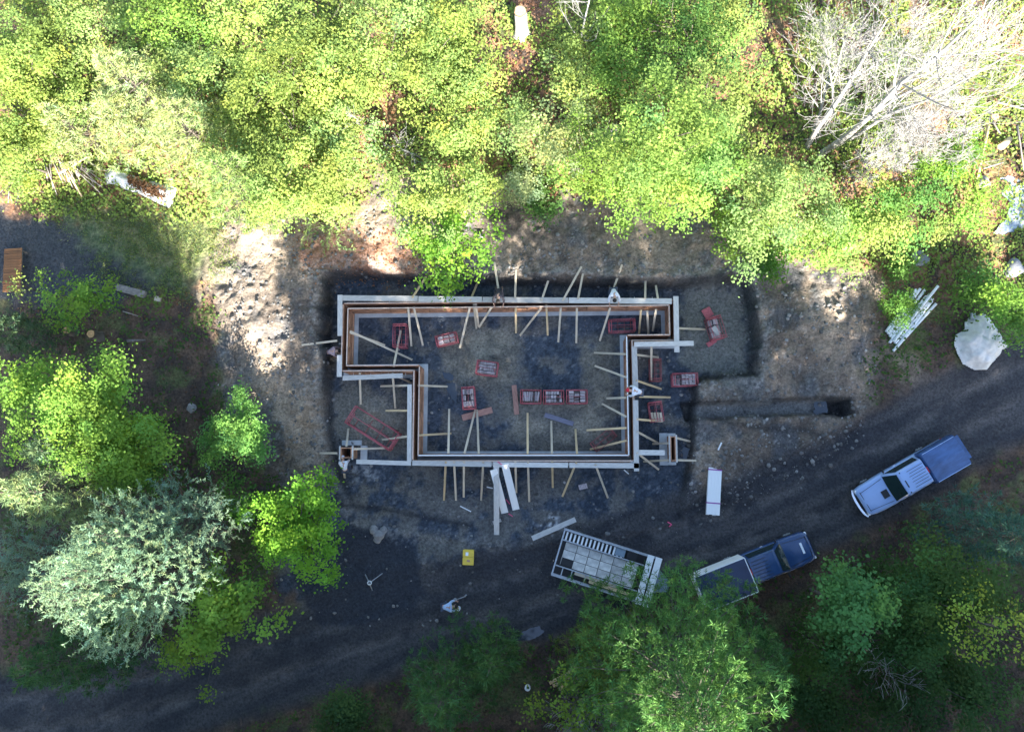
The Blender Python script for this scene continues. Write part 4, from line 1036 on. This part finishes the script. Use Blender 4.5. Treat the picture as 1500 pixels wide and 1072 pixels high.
def limb(s, p, q, r0, r1, bend=.15, n=5, seg=3):
    p = Vector(p); q = Vector(q); L_ = (q-p).length; prev = p
    mid = [p.lerp(q, (k+1)/seg)+Vector(rng.normal(0, bend*L_*.25, 3))*(1 if k < seg-1 else 0) for k in range(seg)]
    for k, m_ in enumerate(mid):
        s.tube(prev, m_, r0+(r1-r0)*k/seg, r0+(r1-r0)*(k+1)/seg, n, cap=False); prev = m_
def broadleaf(H, Rr, col, dens=1.0, leaf=.135, clump=.75, open_=0., low=.25):
    lv = Leaves(); s = MB(); zc = H*(.5+low*.5); V = H-zc
    nc = max(6, int(7.5*Rr*Rr*dens/(clump/.75)**2*.9))
    d = unit(rng.normal(size=(nc, 3))); d[:, 2] = np.abs(d[:, 2])*np.where(rng.random(nc) < .72, 1, -1)
    rad = rng.random(nc)**.45; lob = 1+.25*np.sin(np.arctan2(d[:, 1], d[:, 0])*3+rng.random()*6)+.16*np.sin(np.arctan2(d[:, 1], d[:, 0])*5+rng.random()*6)
    C = np.stack([d[:, 0]*Rr*rad*lob*.92, d[:, 1]*Rr*rad*lob*.92, zc+d[:, 2]*V*rad*.95], -1)
    cc = jit(col, nc, .10, .16)
    lean = rng.normal(0, .04*H, 2)
    top = Vector((lean[0], lean[1], H*.82)); limb(s, (0, 0, -.3), top*.55, .045*H*.32, .03*H*.3, .06, 7, 3); limb(s, top*.55, top, .03*H*.3, .02, .1, 6, 3)
    for k in range(nc):
        sz = clump*(.6+.75*rng.random()); n = int(46*dens*(sz/.75)**2*(.26/leaf)**1.6*(1-open_*.6)); n = max(n, 8)
        off = rng.normal(size=(n, 3))*np.array([.46, .46, .24])*sz
        pos = C[k]+off; out = unit(C[k]-np.array([0, 0, zc*.8]))
        nr = np.array([.10, -.32, 1.0])+out*.45+rng.normal(0, .42, (n, 3))
        pos[:, 2] -= .25*(off[:, 0]**2+off[:, 1]**2)/sz
        lv.add(pos, nr, leaf*(.6+1.0*rng.random(n)**1.5), leaf*.85*(.6+1.0*rng.random(n)**1.5), np.clip(cc[k]*jit((1, 1, 1), n, .06, .09), .004, .8))
        if k % 3 == 0 or open_ > .3:
            h = .3+.5*rng.random(); limb(s, top*h, C[k], .018*Rr*.8, .008, .2, 4, 3)
    return lv, s
def pine(H, Rr, col, dens=1.0, tuft=.30, low=.18, power=.8):
    lv = Leaves(); s = MB(); limb(s, (0, 0, -.3), (0, 0, H), .028*H*.5, .03, .01, 8, 4)
    z = H*low; T0 = []; D0 = []
    while z < H*.985:
        f = (z-H*low)/(H*(1-low)); L_ = Rr*(1-f)**power*(.8+.35*rng.random())+.18
        nb = int(6+2*rng.random())if L_ > .7 else 5; ph = rng.random()*6.28
        for b in range(nb):
            an = ph+6.283*b/nb+rng.normal(0, .18); ll = L_*(.72+.45*rng.random()); up = .18+.35*f
            tip = np.array([math.cos(an)*ll, math.sin(an)*ll, z+ll*up*(.6+.6*rng.random())])
            if ll > .8: limb(s, (0, 0, z), tip, .012+.01*ll, .008, .08, 4, 2)
            nt_ = max(2, int(ll*4.2*dens)); tt = .28+.72*rng.random(nt_)**.7
            side = np.array([-math.sin(an), math.cos(an), 0]); w_ = rng.normal(0, 1, nt_)*ll*.19*(1.15-tt)*1.6
            T0.append(np.array([0, 0, z])+(tip-np.array([0, 0, z]))*tt[:, None]+side*w_[:, None]+rng.normal(0, .06, (nt_, 3))); D0.append(np.tile(unit(tip-np.array([0, 0, z*.98])), (nt_, 1)))
        z += (.42+.2*rng.random())*max(.7, min(1.25, Rr/3.2))*(1-.35*f)
    T0 = np.concatenate(T0); D0 = np.concatenate(D0); n = len(T0); cc = jit(col, n, .12, .2)
    for k in range(13):
        dirs = unit(rng.normal(size=(n, 3))*.75+D0*.5+np.array([0, 0, .35])); ln = tuft*(.7+.6*rng.random(n))
        lv.add(T0+dirs*ln[:, None]*.45, np.cross(dirs, rng.normal(size=(n, 3))), ln, ln*.12, cc*jit((1, 1, 1), n, .06, .12), T=dirs, fold=.02)
    return lv, s
def willow(H, Rr, col, dens=1.0, weep=0., shoot=.9, leaf=.20, low=.25):
    lv = Leaves(); s = MB(); zc = H*(.5+low*.5); V = H-zc; ns = int(26*Rr*Rr*dens)
    d = unit(rng.normal(size=(ns, 3))); d[:, 2] = np.abs(d[:, 2])*np.where(rng.random(ns) < .8, 1, -1); rad = .18+.82*rng.random(ns)**.6
    lob = 1+.2*np.sin(np.arctan2(d[:, 1], d[:, 0])*4+rng.random()*6)
    C = np.stack([d[:, 0]*Rr*rad*lob, d[:, 1]*Rr*rad*lob, zc+d[:, 2]*V*rad], -1); D = unit(d*.7+np.array([0, 0, .55-1.6*weep])+rng.normal(0, .55, (ns, 3)))
    top = Vector((0, 0, H*.7)); limb(s, (0, 0, -.3), top, .02*H, .04, .05, 7, 4)
    for k in range(0, ns, 6): limb(s, top*(.3+.6*rng.random()), C[k], .03, .008, .2, 4, 3)
    cc = jit(col, ns, .10, .18); m_ = 16
    for k in range(m_):
        t = (k+.5)/m_; sd = unit(np.cross(D, rng.normal(size=(ns, 3)))); ld = unit(D*.8+sd*(1 if k % 2 else -1)*.8)
        pos = C+D*(t-.3)*shoot; pos[:, 2] -= weep*.5*t*t*shoot; ln = leaf*(.7+.6*rng.random(ns))
        lv.add(pos+ld*ln[:, None]*.4, np.array([0, 0, 1.0])+rng.normal(0, .5, (ns, 3)), ln, ln*.19, cc*jit((1, 1, 1), ns, .05, .12), T=ld, fold=.08)
    return lv, s
def veg(kind, apx, apy, H, Rr, label, col, cat='tree', name='tree', group=None, m=None, bark='bark', **kw):
    a = P(apx, apy, H*.92); g = hz(a.x, a.y); a = P(apx, apy, g+H*.92); g = hz(a.x, a.y)
    lv, s = {'broad': broadleaf, 'pine': pine, 'willow': willow}[kind](H, Rr, col, **kw)
    t = empty(name, (a.x, a.y, g), rng.random()*6.28, label, cat, group)
    link(bpy.data.objects.new('crown' if cat == 'tree' else 'foliage', lv.mesh('crown', M['needle' if kind == 'pine' else 'leaf'])), t)
    s.build('trunk' if cat == 'tree' else 'stem', M[bark], t, True); return t
YG = (.295, .39, .095); GR = (.21, .34, .065); LG = (.28, .39, .12); PALE = (.36, .43, .17); OL = (.24, .33, .09); DK = (.13, .25, .06); MID = (.13, .26, .055); TEAL = (.20, .30, .19)
BRIGHT = (.22, .38, .06)
# row along the top edge
rowA = [(20,10,9,3.3,YG),(125,5,8,2.9,LG),(235,10,9,3.2,GR),(345,0,9,3.2,YG),(455,10,8,3.0,YG),(560,0,9,3.1,LG),(650,20,7,2.6,YG),(865,20,7,2.5,YG),(945,0,9,2.9,GR),(1020,20,11,3.0,DK),(1075,5,8,2.3,OL)]
for i, (x, y, H, r, c) in enumerate(rowA): veg('broad', x, y, H*.7, r*1.05, f'{ORD[i]} leafy crown from the left along the top edge', c, name='leafy_tree', group='trees of the north wood', dens=.8, open_=.25)
rowB = [(50,95,8,2.7,'b',YG),(160,90,10,2.6,'p',PALE),(270,95,9,3.0,'b',LG),(385,90,9,3.0,'b',YG),(500,95,8,2.9,'b',YG),(610,80,7,2.6,'b',YG),(690,100,6,2.3,'b',YG),(845,95,6,2.2,'b',LG),(905,75,8,2.0,'b',GR)]
for i, (x, y, H, r, k, c) in enumerate(rowB): veg('broad' if k == 'b' else 'pine', x, y, H*(.7 if k == 'b' else .8), r*1.08, f'{ORD[i]} crown from the left in the second row of the north wood', c, name='leafy_tree' if k == 'b' else 'pine_tree', group='trees of the north wood', dens=.8 if k == 'b' else 1.0)
rowC = [(18,165,8,2.4,'b',YG),(75,165,7,2.0,'p',PALE),(155,150,7.5,2.2,'p',PALE),(245,160,9,2.7,'p',PALE),(335,175,8,2.6,'b',YG),(420,170,8,2.8,'b',YG),(490,190,7,2.4,'b',LG),(665,175,6,2.3,'b',YG),(745,180,5,2.0,'b',LG),(830,190,7,2.5,'b',PALE)]
for i, (x, y, H, r, k, c) in enumerate(rowC): veg('broad' if k == 'b' else 'pine', x, y, H*(.7 if k == 'b' else .8), r*1.08, f'{ORD[i]} crown from the left in the third row of the north wood', c, name='leafy_tree' if k == 'b' else 'pine_tree', group='trees of the north wood', dens=.8 if k == 'b' else 1.1)
E = [
 ('pine',315,240,8,2.4,'soft green pine on the wood edge above the west bank',LG,{}),
 ('broad',395,255,7,2.5,'yellow green tree overhanging the dark hollow at the wood edge',YG,{}),
 ('broad',470,240,6,2.2,'yellow green tree above the drooping sprays at the wood edge',YG,{}),
 ('willow',478,318,3.0,1.9,'bush of drooping yellow green sprays above the pit corner',LG,dict(weep=.7,dens=.7,low=.1)),
 ('broad',620,285,6,2.6,'bright green tree with a crown reaching over the bank',YG,dict(dens=.9)),
 ('broad',680,262,5,1.7,'yellow sapling right of the crown reaching over the bank',YG,{}),
 ('broad',658,345,4.8,2.8,'vivid green maple hanging over the north form',(.20,.38,.05),dict(dens=.8,leaf=.15,clump=.6)),
 ('broad',768,262,4.0,1.35,'small pale fir standing at the bank top',(.36,.44,.20),dict(leaf=.10,clump=.4,dens=1.1,low=.05)),
 ('broad',790,296,1.8,1.3,'low green shrub below the small pale fir',(.10,.20,.045),{}),
 ('broad',870,225,6,2.2,'green tree mixed with bare twigs left of the big bright maple',GR,dict(open_=.4)),
 ('broad',985,165,12,3.5,'big bright yellow green maple in the north wood',(.25,.38,.09),dict(dens=1.2)),
 ('broad',905,265,5,1.7,'green tree at the bank edge under the big bright maple',GR,{}),
 ('broad',985,262,6,2.4,'darker green tree in front of the big bright maple',GR,{}),
 ('broad',1065,205,9,2.0,'dark green tree between the bright maple and the bare tree',MID,{}),
 ('broad',1060,110,10,2.2,'olive tree behind the big bright maple',OL,dict(dens=.8)),
 ('broad',1155,275,9,3.2,'wide light green tree at the foot of the bare white tree',LG,dict(dens=1.05)),
 ('broad',1100,330,5,1.7,'green tree at the corner of the east pit',GR,{}),
 ('broad',1130,372,2.6,1.35,'small bright green bush above the east pit corner',(.11,.24,.04),{}),
 ('broad',1235,325,6,2.0,'mid green tree right of the wide light green tree',GR,{}),
 ('broad',1300,320,6,2.2,'yellowish olive tree above the white pipes',YG,dict(dens=.8)),
 ('broad',1345,295,7,1.7,'green tree under the drooping bare twigs',MID,{}),
 ('broad',1325,380,1.8,.75,'small round bush beside the flat stone slab',MID,{}),
 ('broad',1326,441,2.4,1.15,'little green fir standing over the white pipes',(.15,.30,.06),dict(leaf=.10,clump=.38,dens=1.1,low=.05)),
 ('broad',1415,215,5,1.9,'fresh green bush under the long bare pole',BRIGHT,{}),
 ('broad',1450,300,4,1.7,'green bush overhanging the left side of the white water',BRIGHT,dict(dens=.7)),
 ('broad',1390,330,3,1.4,'dull green bush on the brown bank left of the stream',OL,dict(dens=.6)),
 ('broad',1440,412,3,1.3,'green bush between the flat stone slab and the boulder',MID,{}),
 ('broad',1495,425,5,1.3,'yellow green bush at the right edge below the boulder',BRIGHT,{}),
 ('broad',1515,470,4,1.2,'green bush at the right edge beside the white tarp',MID,{}),
 ('broad',1490,110,6,1.9,'yellow bush at the right edge above the stream',YG,dict(dens=.7)),
 ('broad',1360,60,6,2.4,'pale green tree seen through the bare white twigs',PALE,dict(dens=.7)),
 ('broad',1230,50,5,2.2,'pale green bush seen behind the bare white branches',PALE,dict(dens=.6)),
 ('broad',1290,160,4,2.2,'green bush under the forks of the bare tree',LG,dict(dens=.6)),
 ('broad',5,250,4,1.4,'yellow green bush at the left edge above the black drive',YG,{}),
 ('broad',-40,60,8,3.2,'yellow green crown cut by the left edge near the top corner',YG,{}),
 ('broad',-35,190,7,2.8,'yellow green crown cut by the left edge above the brush pile',YG,{}),
 # west side
 ('broad',80,428,5,1.9,'fresh green sapling below the slatted ramp',BRIGHT,dict(dens=.75,clump=.55)),
 ('broad',120,428,4,1.4,'small leafy sapling right of the slatted ramp',BRIGHT,dict(dens=.7,clump=.5)),
 ('broad',8,410,5,1.0,'twiggy bush with few yellow buds left of the slatted ramp',YG,dict(dens=.35,open_=.8)),
 ('pine',-8,478,6,1.6,'dull green pine at the left edge above the big maple',(.09,.15,.07),{}),
 ('broad',85,612,11,3.5,'big bright green maple on the west side',(.22,.37,.06),dict(dens=1.2)),
 ('broad',140,660,9,2.3,'bright green tree below the big west maple',(.21,.36,.06),{}),
 ('broad',5,560,9,2.0,'bright green crown cut by the left edge of the photo',BRIGHT,{}),
 ('pine',60,660,10,2.6,'soft grey green pine below the big west maple',(.17,.25,.12),{}),
 ('pine',20,720,12,2.7,'pale yellow green pine at the left edge above the silver willow',(.28,.37,.16),{}),
 ('broad',185,690,6,2.0,'dim green tree in the shade above the silver willow',MID,dict(dens=.8)),
 ('broad',330,636,4.4,2.1,'round green bush alone on the western bank',(.21,.42,.10),dict(dens=1.3,leaf=.12,clump=.5,low=.05)),
 ('broad',420,768,7,3.2,'vivid green tree at the bank by the black gravel patch',(.22,.44,.05),dict(dens=1.0,leaf=.14,clump=.6)),
 ('broad',340,745,4,1.3,'darker green bush behind the vivid green tree',MID,{}),
 ('willow',128,858,15.5,3.35,'pale silver green willow at the lower left',(.29,.42,.235),dict(dens=6.0,shoot=.6,leaf=.16,low=.35)),
 ('willow',235,775,10,2.6,'blue green right hand half of the silver willow thicket',TEAL,dict(dens=2.6,leaf=.21)),
 ('willow',5,830,10,2.2,'teal willow at the left edge beside the silver willow',TEAL,dict(dens=2.4,leaf=.21)),
 ('broad',310,895,8,2.6,'glossy leafed green tree reaching over the dirt road',(.26,.44,.07),dict(dens=.9,leaf=.17,clump=.6)),
 ('broad',265,965,6,1.8,'yellow green branches hanging lowest over the dirt road',(.30,.45,.06),dict(dens=.8,clump=.5)),
 ('broad',360,835,5,1.5,'twiggy tree between the vivid green tree and the glossy tree',MID,dict(dens=.4,open_=.7)),
 ('pine',45,985,11,2.6,'dark green pine in the bottom left corner',(.085,.18,.06),{}),
 ('broad',150,915,5,1.4,'green bush peeking out under the silver willow',(.18,.33,.05),dict(dens=.8)),
 # south side
 ('pine',1045,1085,20,4.9,'largest pine in front of the trailer and the blue pickup',(.13,.27,.07),dict(dens=2.3,tuft=.27,low=.16,power=.6)),
 ('pine',890,985,9,2.4,'yellow green pine left of the largest pine',(.16,.22,.05),{}),
 ('pine',1130,1000,11,2.6,'green pine on the right of the largest pine',(.08,.17,.05),{}),
 ('broad',845,1052,9,2.3,'leafy yellow green shrub at the bottom edge with bare twigs',(.26,.38,.06),dict(dens=.6,open_=.5,clump=.55)),
 ('pine',715,985,8,1.8,'small dim pine above the bottom edge of the photo',(.10,.20,.06),{}),
 ('pine',640,1040,10,2.6,'dim pine at the bottom edge left of the small one',(.09,.19,.06),{}),
 ('broad',490,1068,4,1.9,'dark bush at the bottom edge beside the dirt road',(.08,.15,.045),{}),
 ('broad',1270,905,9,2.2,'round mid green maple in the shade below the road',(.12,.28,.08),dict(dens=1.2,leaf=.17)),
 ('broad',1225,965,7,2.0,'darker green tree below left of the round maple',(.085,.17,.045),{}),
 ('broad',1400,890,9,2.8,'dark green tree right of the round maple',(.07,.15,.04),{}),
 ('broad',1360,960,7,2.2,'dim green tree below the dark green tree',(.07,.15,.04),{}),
 ('broad',1480,940,12,2.3,'yellow lit leafy tree at the lower right edge',(.30,.40,.06),dict(dens=.6,open_=.4)),
 ('broad',1440,870,9,2.2,'olive green tree above the yellow lit tree',(.10,.17,.04),{}),
 ('pine',1505,790,9,2.3,'dark blue green spruce at the right edge below the road',(.09,.19,.13),{}),
 ('broad',1355,795,2.0,1.0,'small dim shrub in the shaded brush below the road',(.09,.17,.06),dict(dens=.6)),
 ('broad',1300,868,4,1.6,'low dark bush behind the round maple',(.07,.14,.04),{}),
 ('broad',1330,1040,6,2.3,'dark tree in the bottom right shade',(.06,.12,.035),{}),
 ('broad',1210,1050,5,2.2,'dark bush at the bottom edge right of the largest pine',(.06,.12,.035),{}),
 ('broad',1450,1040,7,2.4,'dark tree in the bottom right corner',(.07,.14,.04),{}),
]
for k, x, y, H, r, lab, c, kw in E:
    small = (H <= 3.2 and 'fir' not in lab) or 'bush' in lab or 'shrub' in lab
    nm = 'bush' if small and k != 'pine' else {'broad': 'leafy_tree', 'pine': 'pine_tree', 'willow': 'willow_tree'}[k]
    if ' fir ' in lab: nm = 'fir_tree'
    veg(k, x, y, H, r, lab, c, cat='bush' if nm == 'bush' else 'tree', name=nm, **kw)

# bare pale trees
def bare(bx, by, tops, label, seed, depth=5, spreadf=.55, r0=.17, nm='bare_tree', col='deadwood', twl=.9):
    g = PG(bx, by); t = empty(nm, g, 0, label, 'tree'); rg = random.Random(seed); tr_ = MB(); br = MB(); tw = []
    def grow(p, d, L_, r, lev):
        nseg = 3; q = p
        for k in range(nseg):
            d = (d+Vector((rg.gauss(0, .10), rg.gauss(0, .10), rg.gauss(.10, .07)))).normalized(); q2 = q+d*(L_/nseg)
            ra = r*(1-.22*k); rb = r*(1-.22*(k+1)); 
            if lev >= depth-1: tw.append((q, q2, max(ra, .011)))
            else: (tr_ if lev == 0 else br).tube(q, q2, ra, rb, 7 if lev == 0 else 5 if lev < 3 else 4, cap=False)
            q = q2
            if lev < depth and (lev > 0 or k > 0):
                for _ in range(2):
                    if rg.random() < .28: continue
                    ax = d.orthogonal().normalized(); ax.rotate(Matrix.Rotation(rg.random()*6.28, 3, d)); nd = (d*(1-spreadf*.5)+ax*spreadf*(.7+.6*rg.random())).normalized()
                    grow(q, nd, L_*(.50+.22*rg.random())*(twl if lev >= 2 else 1), rb*.62, lev+1)
    for (tx, ty, h, rr) in tops:
        tip = P(tx, ty, g.z+h)-g; nb = 5; p = Vector((rg.gauss(0, .12), rg.gauss(0, .12), -.3)); d = tip.normalized(); L_ = tip.length
        for k in range(nb):
            q = tip*((k+1)/nb)+Vector((rg.gauss(0, .1), rg.gauss(0, .1), 0)); ra = rr*(1-.16*k); rb = rr*(1-.16*(k+1))
            tr_.tube(p, q, ra, max(rb, .02), 8, cap=False)
            if k >= 1:
                for _ in range(3):
                    ax = d.orthogonal().normalized(); ax.rotate(Matrix.Rotation(rg.random()*6.28, 3, d)); grow(q, (d*.75+ax*.8).normalized(), L_*(.16+.13*rg.random())*(1.25-.12*k), rb*.5, 1)
            p = q
    tr_.build('trunk', M['palebark'], t, True); br.build('branch', M[col], t, True)['kind'] = 'stuff'
    for q, q2, r in tw:
        pass
    b = MB()
    for q, q2, r in tw: b.tube(q, q2, r, r*.6, 3, cap=False)
    o = b.build('twig', M[col], t); o['kind'] = 'stuff'; return t
bare(1183, 218, [(1300, 30, 13, .17), (1235, 60, 9, .10)], 'bare white tree, left one of the pale pair at upper right', 3, 4)
bare(1205, 222, [(1440, 25, 16, .20), (1500, 70, 12, .12), (1360, 100, 8, .10)], 'bare white tree, right one of the pale pair at upper right', 5, 4)
bare(1265, 235, [(1330, 190, 6, .07), (1390, 150, 7, .07), (1300, 250, 5, .06), (1400, 210, 5, .05)], 'low thicket of pale bare twigs below the bare white trees', 8, 4, .7, nm='bare_thicket')
bare(838, 110, [(866, -30, 8, .10)], 'thin bare white trunk leaning in the north wood', 12, 2, .4)
bare(880, 252, [(900, 205, 3.5, .05), (868, 225, 2.5, .04)], 'small bare twiggy shrub at the edge of the bank', 14, 3, .6, nm='bare_shrub')
bare(1268, 945, [(1300, 985, 6, .07), (1325, 1000, 5, .06)], 'bare pale branches leaning below the round maple', 17, 2, .6, nm='bare_tree')
bare(845, 1030, [(870, 1062, 7, .05), (835, 1065, 6, .05)], 'grey bare twigs inside the leafy shrub at the bottom edge', 19, 3, .6, nm='bare_shrub')
bare(548, 205, [(520, 175, 4, .05), (600, 222, 3, .04)], 'thin bare sapling by the brown clearing', 23, 2, .5, nm='bare_sapling')

# shade trees south of the frame, real trees of the same wood
SH = []
for k in range(3):
    lv, s = (pine(22.5, 5.2, MID, 1.1, .5, .12, .45) if k != 1 else broadleaf(21.5, 5.8, MID, .8, .5, 1.3, 0, .1))
    SH.append((lv.mesh('crown', M['needle' if k != 1 else 'leaf']), s.mesh('trunk', M['bark'], True)))
i = 0
for row, (y0, dx) in enumerate(((-22.5, 6.2), (-28.5, 6.6), (-35, 6.4))):
    x = -34+row*2.3
    while x < 46:
        X = x+rng.normal(0, .7); Y = y0+rng.normal(0, .8); k = i % 3; low_ = .87 if -8.5 < X < -3.5 else 1.0; sc = low_*((1.0, 1.10, 1.10)[row]+.12*rng.random())
        t = empty('tall_tree', (X, Y, hz(X, Y)), rng.random()*6.28, 'tall tree of the dense wood south of the dirt road', 'tree', 'tall trees south of the road'); t.scale = (1.15+.1*rng.random(), 1.1, sc)
        inst('crown', SH[k][0], t); inst('trunk', SH[k][1], t); x += dx; i += 1

# ------------------------------------------------------------------ ground cover, litter, grass, stones: what nobody could count
def scatter(n, mask, x0=-33, x1=30, y0=-16, y1=31):
    X = rng.uniform(x0, x1, n); Y = rng.uniform(y0, y1, n); k = rng.random(n) < mask(X, Y); X = X[k]; Y = Y[k]; return X, Y, height(X, Y)
def soft_m(poly, wd, X, Y, z=-.4): return smooth(wd, -wd, sdf(PW(poly, z), X, Y))
SOUTHP = [(440,690),(1010,690),(1070,770),(1010,830),(880,870),(700,930),(560,935),(430,925),(395,830),(450,740)]
YARD = [(-80,312),(130,318),(330,330),(340,410),(270,425),(160,455),(20,440),(-80,440)]
def wild(X, Y):
    m_ = np.ones(X.shape); n_ = fbm(X, Y, .5, 201, 4)
    for poly, z in ((SPOIL, -.4), (SOUTHP, -1.6), (YARD, -.2)): m_ *= smooth(-.5, .6, sdf(PW(poly, z) if poly is not SPOIL else SPOIL, X, Y)+(n_-.5)*1.5)
    return m_*smooth(2.8, 3.6, segd(ROADL, X, Y)), n_
def m_green(X, Y):
    m_, n_ = wild(X, Y); north = smooth(8, 13, Y)
    return m_*(smooth(.40-.08*north, .58-.08*north, n_)*(.35+.65*north)+.06)
X, Y, Z = scatter(200000, m_green); n = len(X)
lv = Leaves(); north = smooth(7, 13, Y)[:, None]
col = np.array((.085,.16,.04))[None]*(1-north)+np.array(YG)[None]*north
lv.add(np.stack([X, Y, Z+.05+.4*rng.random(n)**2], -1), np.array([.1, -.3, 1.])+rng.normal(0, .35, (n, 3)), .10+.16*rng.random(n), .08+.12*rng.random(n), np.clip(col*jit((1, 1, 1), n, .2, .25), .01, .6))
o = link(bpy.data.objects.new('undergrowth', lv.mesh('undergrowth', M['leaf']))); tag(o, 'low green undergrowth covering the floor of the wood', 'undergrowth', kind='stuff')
def m_lit(X, Y):
    m_, n_ = wild(X, Y); r = np.exp(-(sdf(PW([(440,350),(560,345),(640,390),(560,402),(470,400),(445,385)]), X, Y)/.6).clip(0)**2)
    return np.maximum(m_*smooth(.62, .40, n_)*(.25+.75*smooth(6, 12, Y)), r*.8)
X, Y, Z = scatter(90000, m_lit); n = len(X); lv = Leaves(); north = smooth(7, 12, Y)[:, None]
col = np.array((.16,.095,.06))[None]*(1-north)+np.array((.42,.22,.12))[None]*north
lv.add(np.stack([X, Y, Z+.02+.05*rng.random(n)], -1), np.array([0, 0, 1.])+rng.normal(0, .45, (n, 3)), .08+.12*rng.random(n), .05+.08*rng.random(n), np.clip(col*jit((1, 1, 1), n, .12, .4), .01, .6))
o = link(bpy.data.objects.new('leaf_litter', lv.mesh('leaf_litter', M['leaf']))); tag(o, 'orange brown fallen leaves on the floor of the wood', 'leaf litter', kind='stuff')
X, Y, Z = scatter(30000, lambda X, Y: smooth(.25, -.25, sdf(PW([(188,262),(215,270),(245,282),(246,294),(225,288),(200,276)], .2), X, Y)), -26, -17, 14, 19); n = len(X); lv = Leaves()
lv.add(np.stack([X, Y, Z+.40+.22*rng.random(n)], -1), np.array([0, 0, 1.])+rng.normal(0, .5, (n, 3)), .10+.14*rng.random(n), .05+.07*rng.random(n), np.clip(np.array((.20,.11,.06))[None]*jit((1, 1, 1), n, .15, .4), .01, .6))
o = link(bpy.data.objects.new('tarp_litter', lv.mesh('tarp_litter', M['leaf']))); tag(o, 'brown dead leaves heaped on the torn whitish tarp', 'leaf litter', kind='stuff')
GRP = [(60,290),(250,285),(335,310),(350,390),(280,440),(160,420),(100,345)]
X, Y, Z = scatter(60000, lambda X, Y: soft_m(GRP, .7, X, Y, -.2)*smooth(.3, .55, fbm(X, Y, .9, 211, 4)), -32, -12, 8, 18); n = len(X); lv = Leaves()
T = unit(rng.normal(size=(n, 3))*np.array([.7, .7, .1])+np.array([0, 0, .6]))
lv.add(np.stack([X, Y, Z+.06], -1), np.cross(T, rng.normal(size=(n, 3))), .10+.12*rng.random(n), .018+.02*rng.random(n), jit((.19,.25,.08), n, .2, .25), T=T)
o = link(bpy.data.objects.new('rough_grass', lv.mesh('rough_grass', M['leaf']))); tag(o, 'short rough grass on the west yard', 'grass', kind='stuff')
# stones
bmx = bmesh.new(); bmesh.ops.create_icosphere(bmx, subdivisions=1, radius=1); bmx.verts.ensure_lookup_table()
iv = np.array([v.co[:] for v in bmx.verts]); iff = np.array([[v.index for v in f.verts] for f in bmx.faces]); bmx.free()
def stones(name, n, mask, smin, smax, label, seed=0):
    X, Y, Z = scatter(n, mask); n = len(X); sz = smin+(smax-smin)*rng.random(n)**3.2
    dv = iv[None]*(1+.35*rng.normal(size=(n, len(iv), 1)).clip(-1, 1)*.6)*(sz[:, None, None]*np.stack([.8+.5*rng.random(n), .8+.5*rng.random(n), .5+.35*rng.random(n)], -1)[:, None, :])
    an = rng.random(n)*6.28; c_, s_ = np.cos(an)[:, None], np.sin(an)[:, None]
    co = np.stack([dv[..., 0]*c_-dv[..., 1]*s_+X[:, None], dv[..., 0]*s_+dv[..., 1]*c_+Y[:, None], dv[..., 2]+(Z+sz*.2)[:, None]], -1).reshape(-1, 3)
    fa = (iff[None]+(np.arange(n)*len(iv))[:, None, None]).reshape(-1, 3)
    g = .14*np.exp(rng.normal(0, .32, (n, 1))); col = np.repeat(np.clip(g*np.array([[1.04, 1.0, .94]]), .03, .6), len(iv), 0)
    me = bpy.data.meshes.new(name); fast_mesh(me, co, fa, col); 
    m_ = bpy.data.materials.get('stone_mix')
    if not m_:
        m_ = bpy.data.materials.new('stone_mix'); m_.use_nodes = True; at = m_.node_tree.nodes.new('ShaderNodeAttribute'); at.attribute_name = 'Col'
        b = m_.node_tree.nodes['Principled BSDF']; b.inputs['Roughness'].default_value = .85; m_.node_tree.links.new(at.outputs['Color'], b.inputs['Base Color'])
    me.materials.append(m_); o = link(bpy.data.objects.new(name, me)); return tag(o, label, 'stones', kind='stuff')
def m_sp(X, Y):
    s_ = smooth(.6, -.6, sdf(SPOIL, X, Y)); p_ = smooth(.2, -.1, sdf(PIT, X, Y)); n_ = fbm(X, Y, .7, 221, 4)
    return s_*(1-p_)*smooth(.36, .68, n_)+np.exp(-(sdf(PIT, X, Y)/.5)**2)*.35*(Y > 0)
stones('spoil_stones', 60000, m_sp, .02, .13, 'broken stones lying on the dug spoil banks')
stones('gravel_stones', 30000, lambda X, Y: smooth(.2, -.4, sdf(PIT, X, Y))*smooth(.4, .7, fbm(X, Y, .9, 231, 3))*.6+soft_m(SOUTHP, .8, X, Y, -1.6)*.10+soft_m([(1000,560),(1270,560),(1260,660),(1070,760),(1010,770)], .5, X, Y, -.8)*.5, .02, .12, 'loose gravel stones on the floor of the excavation')
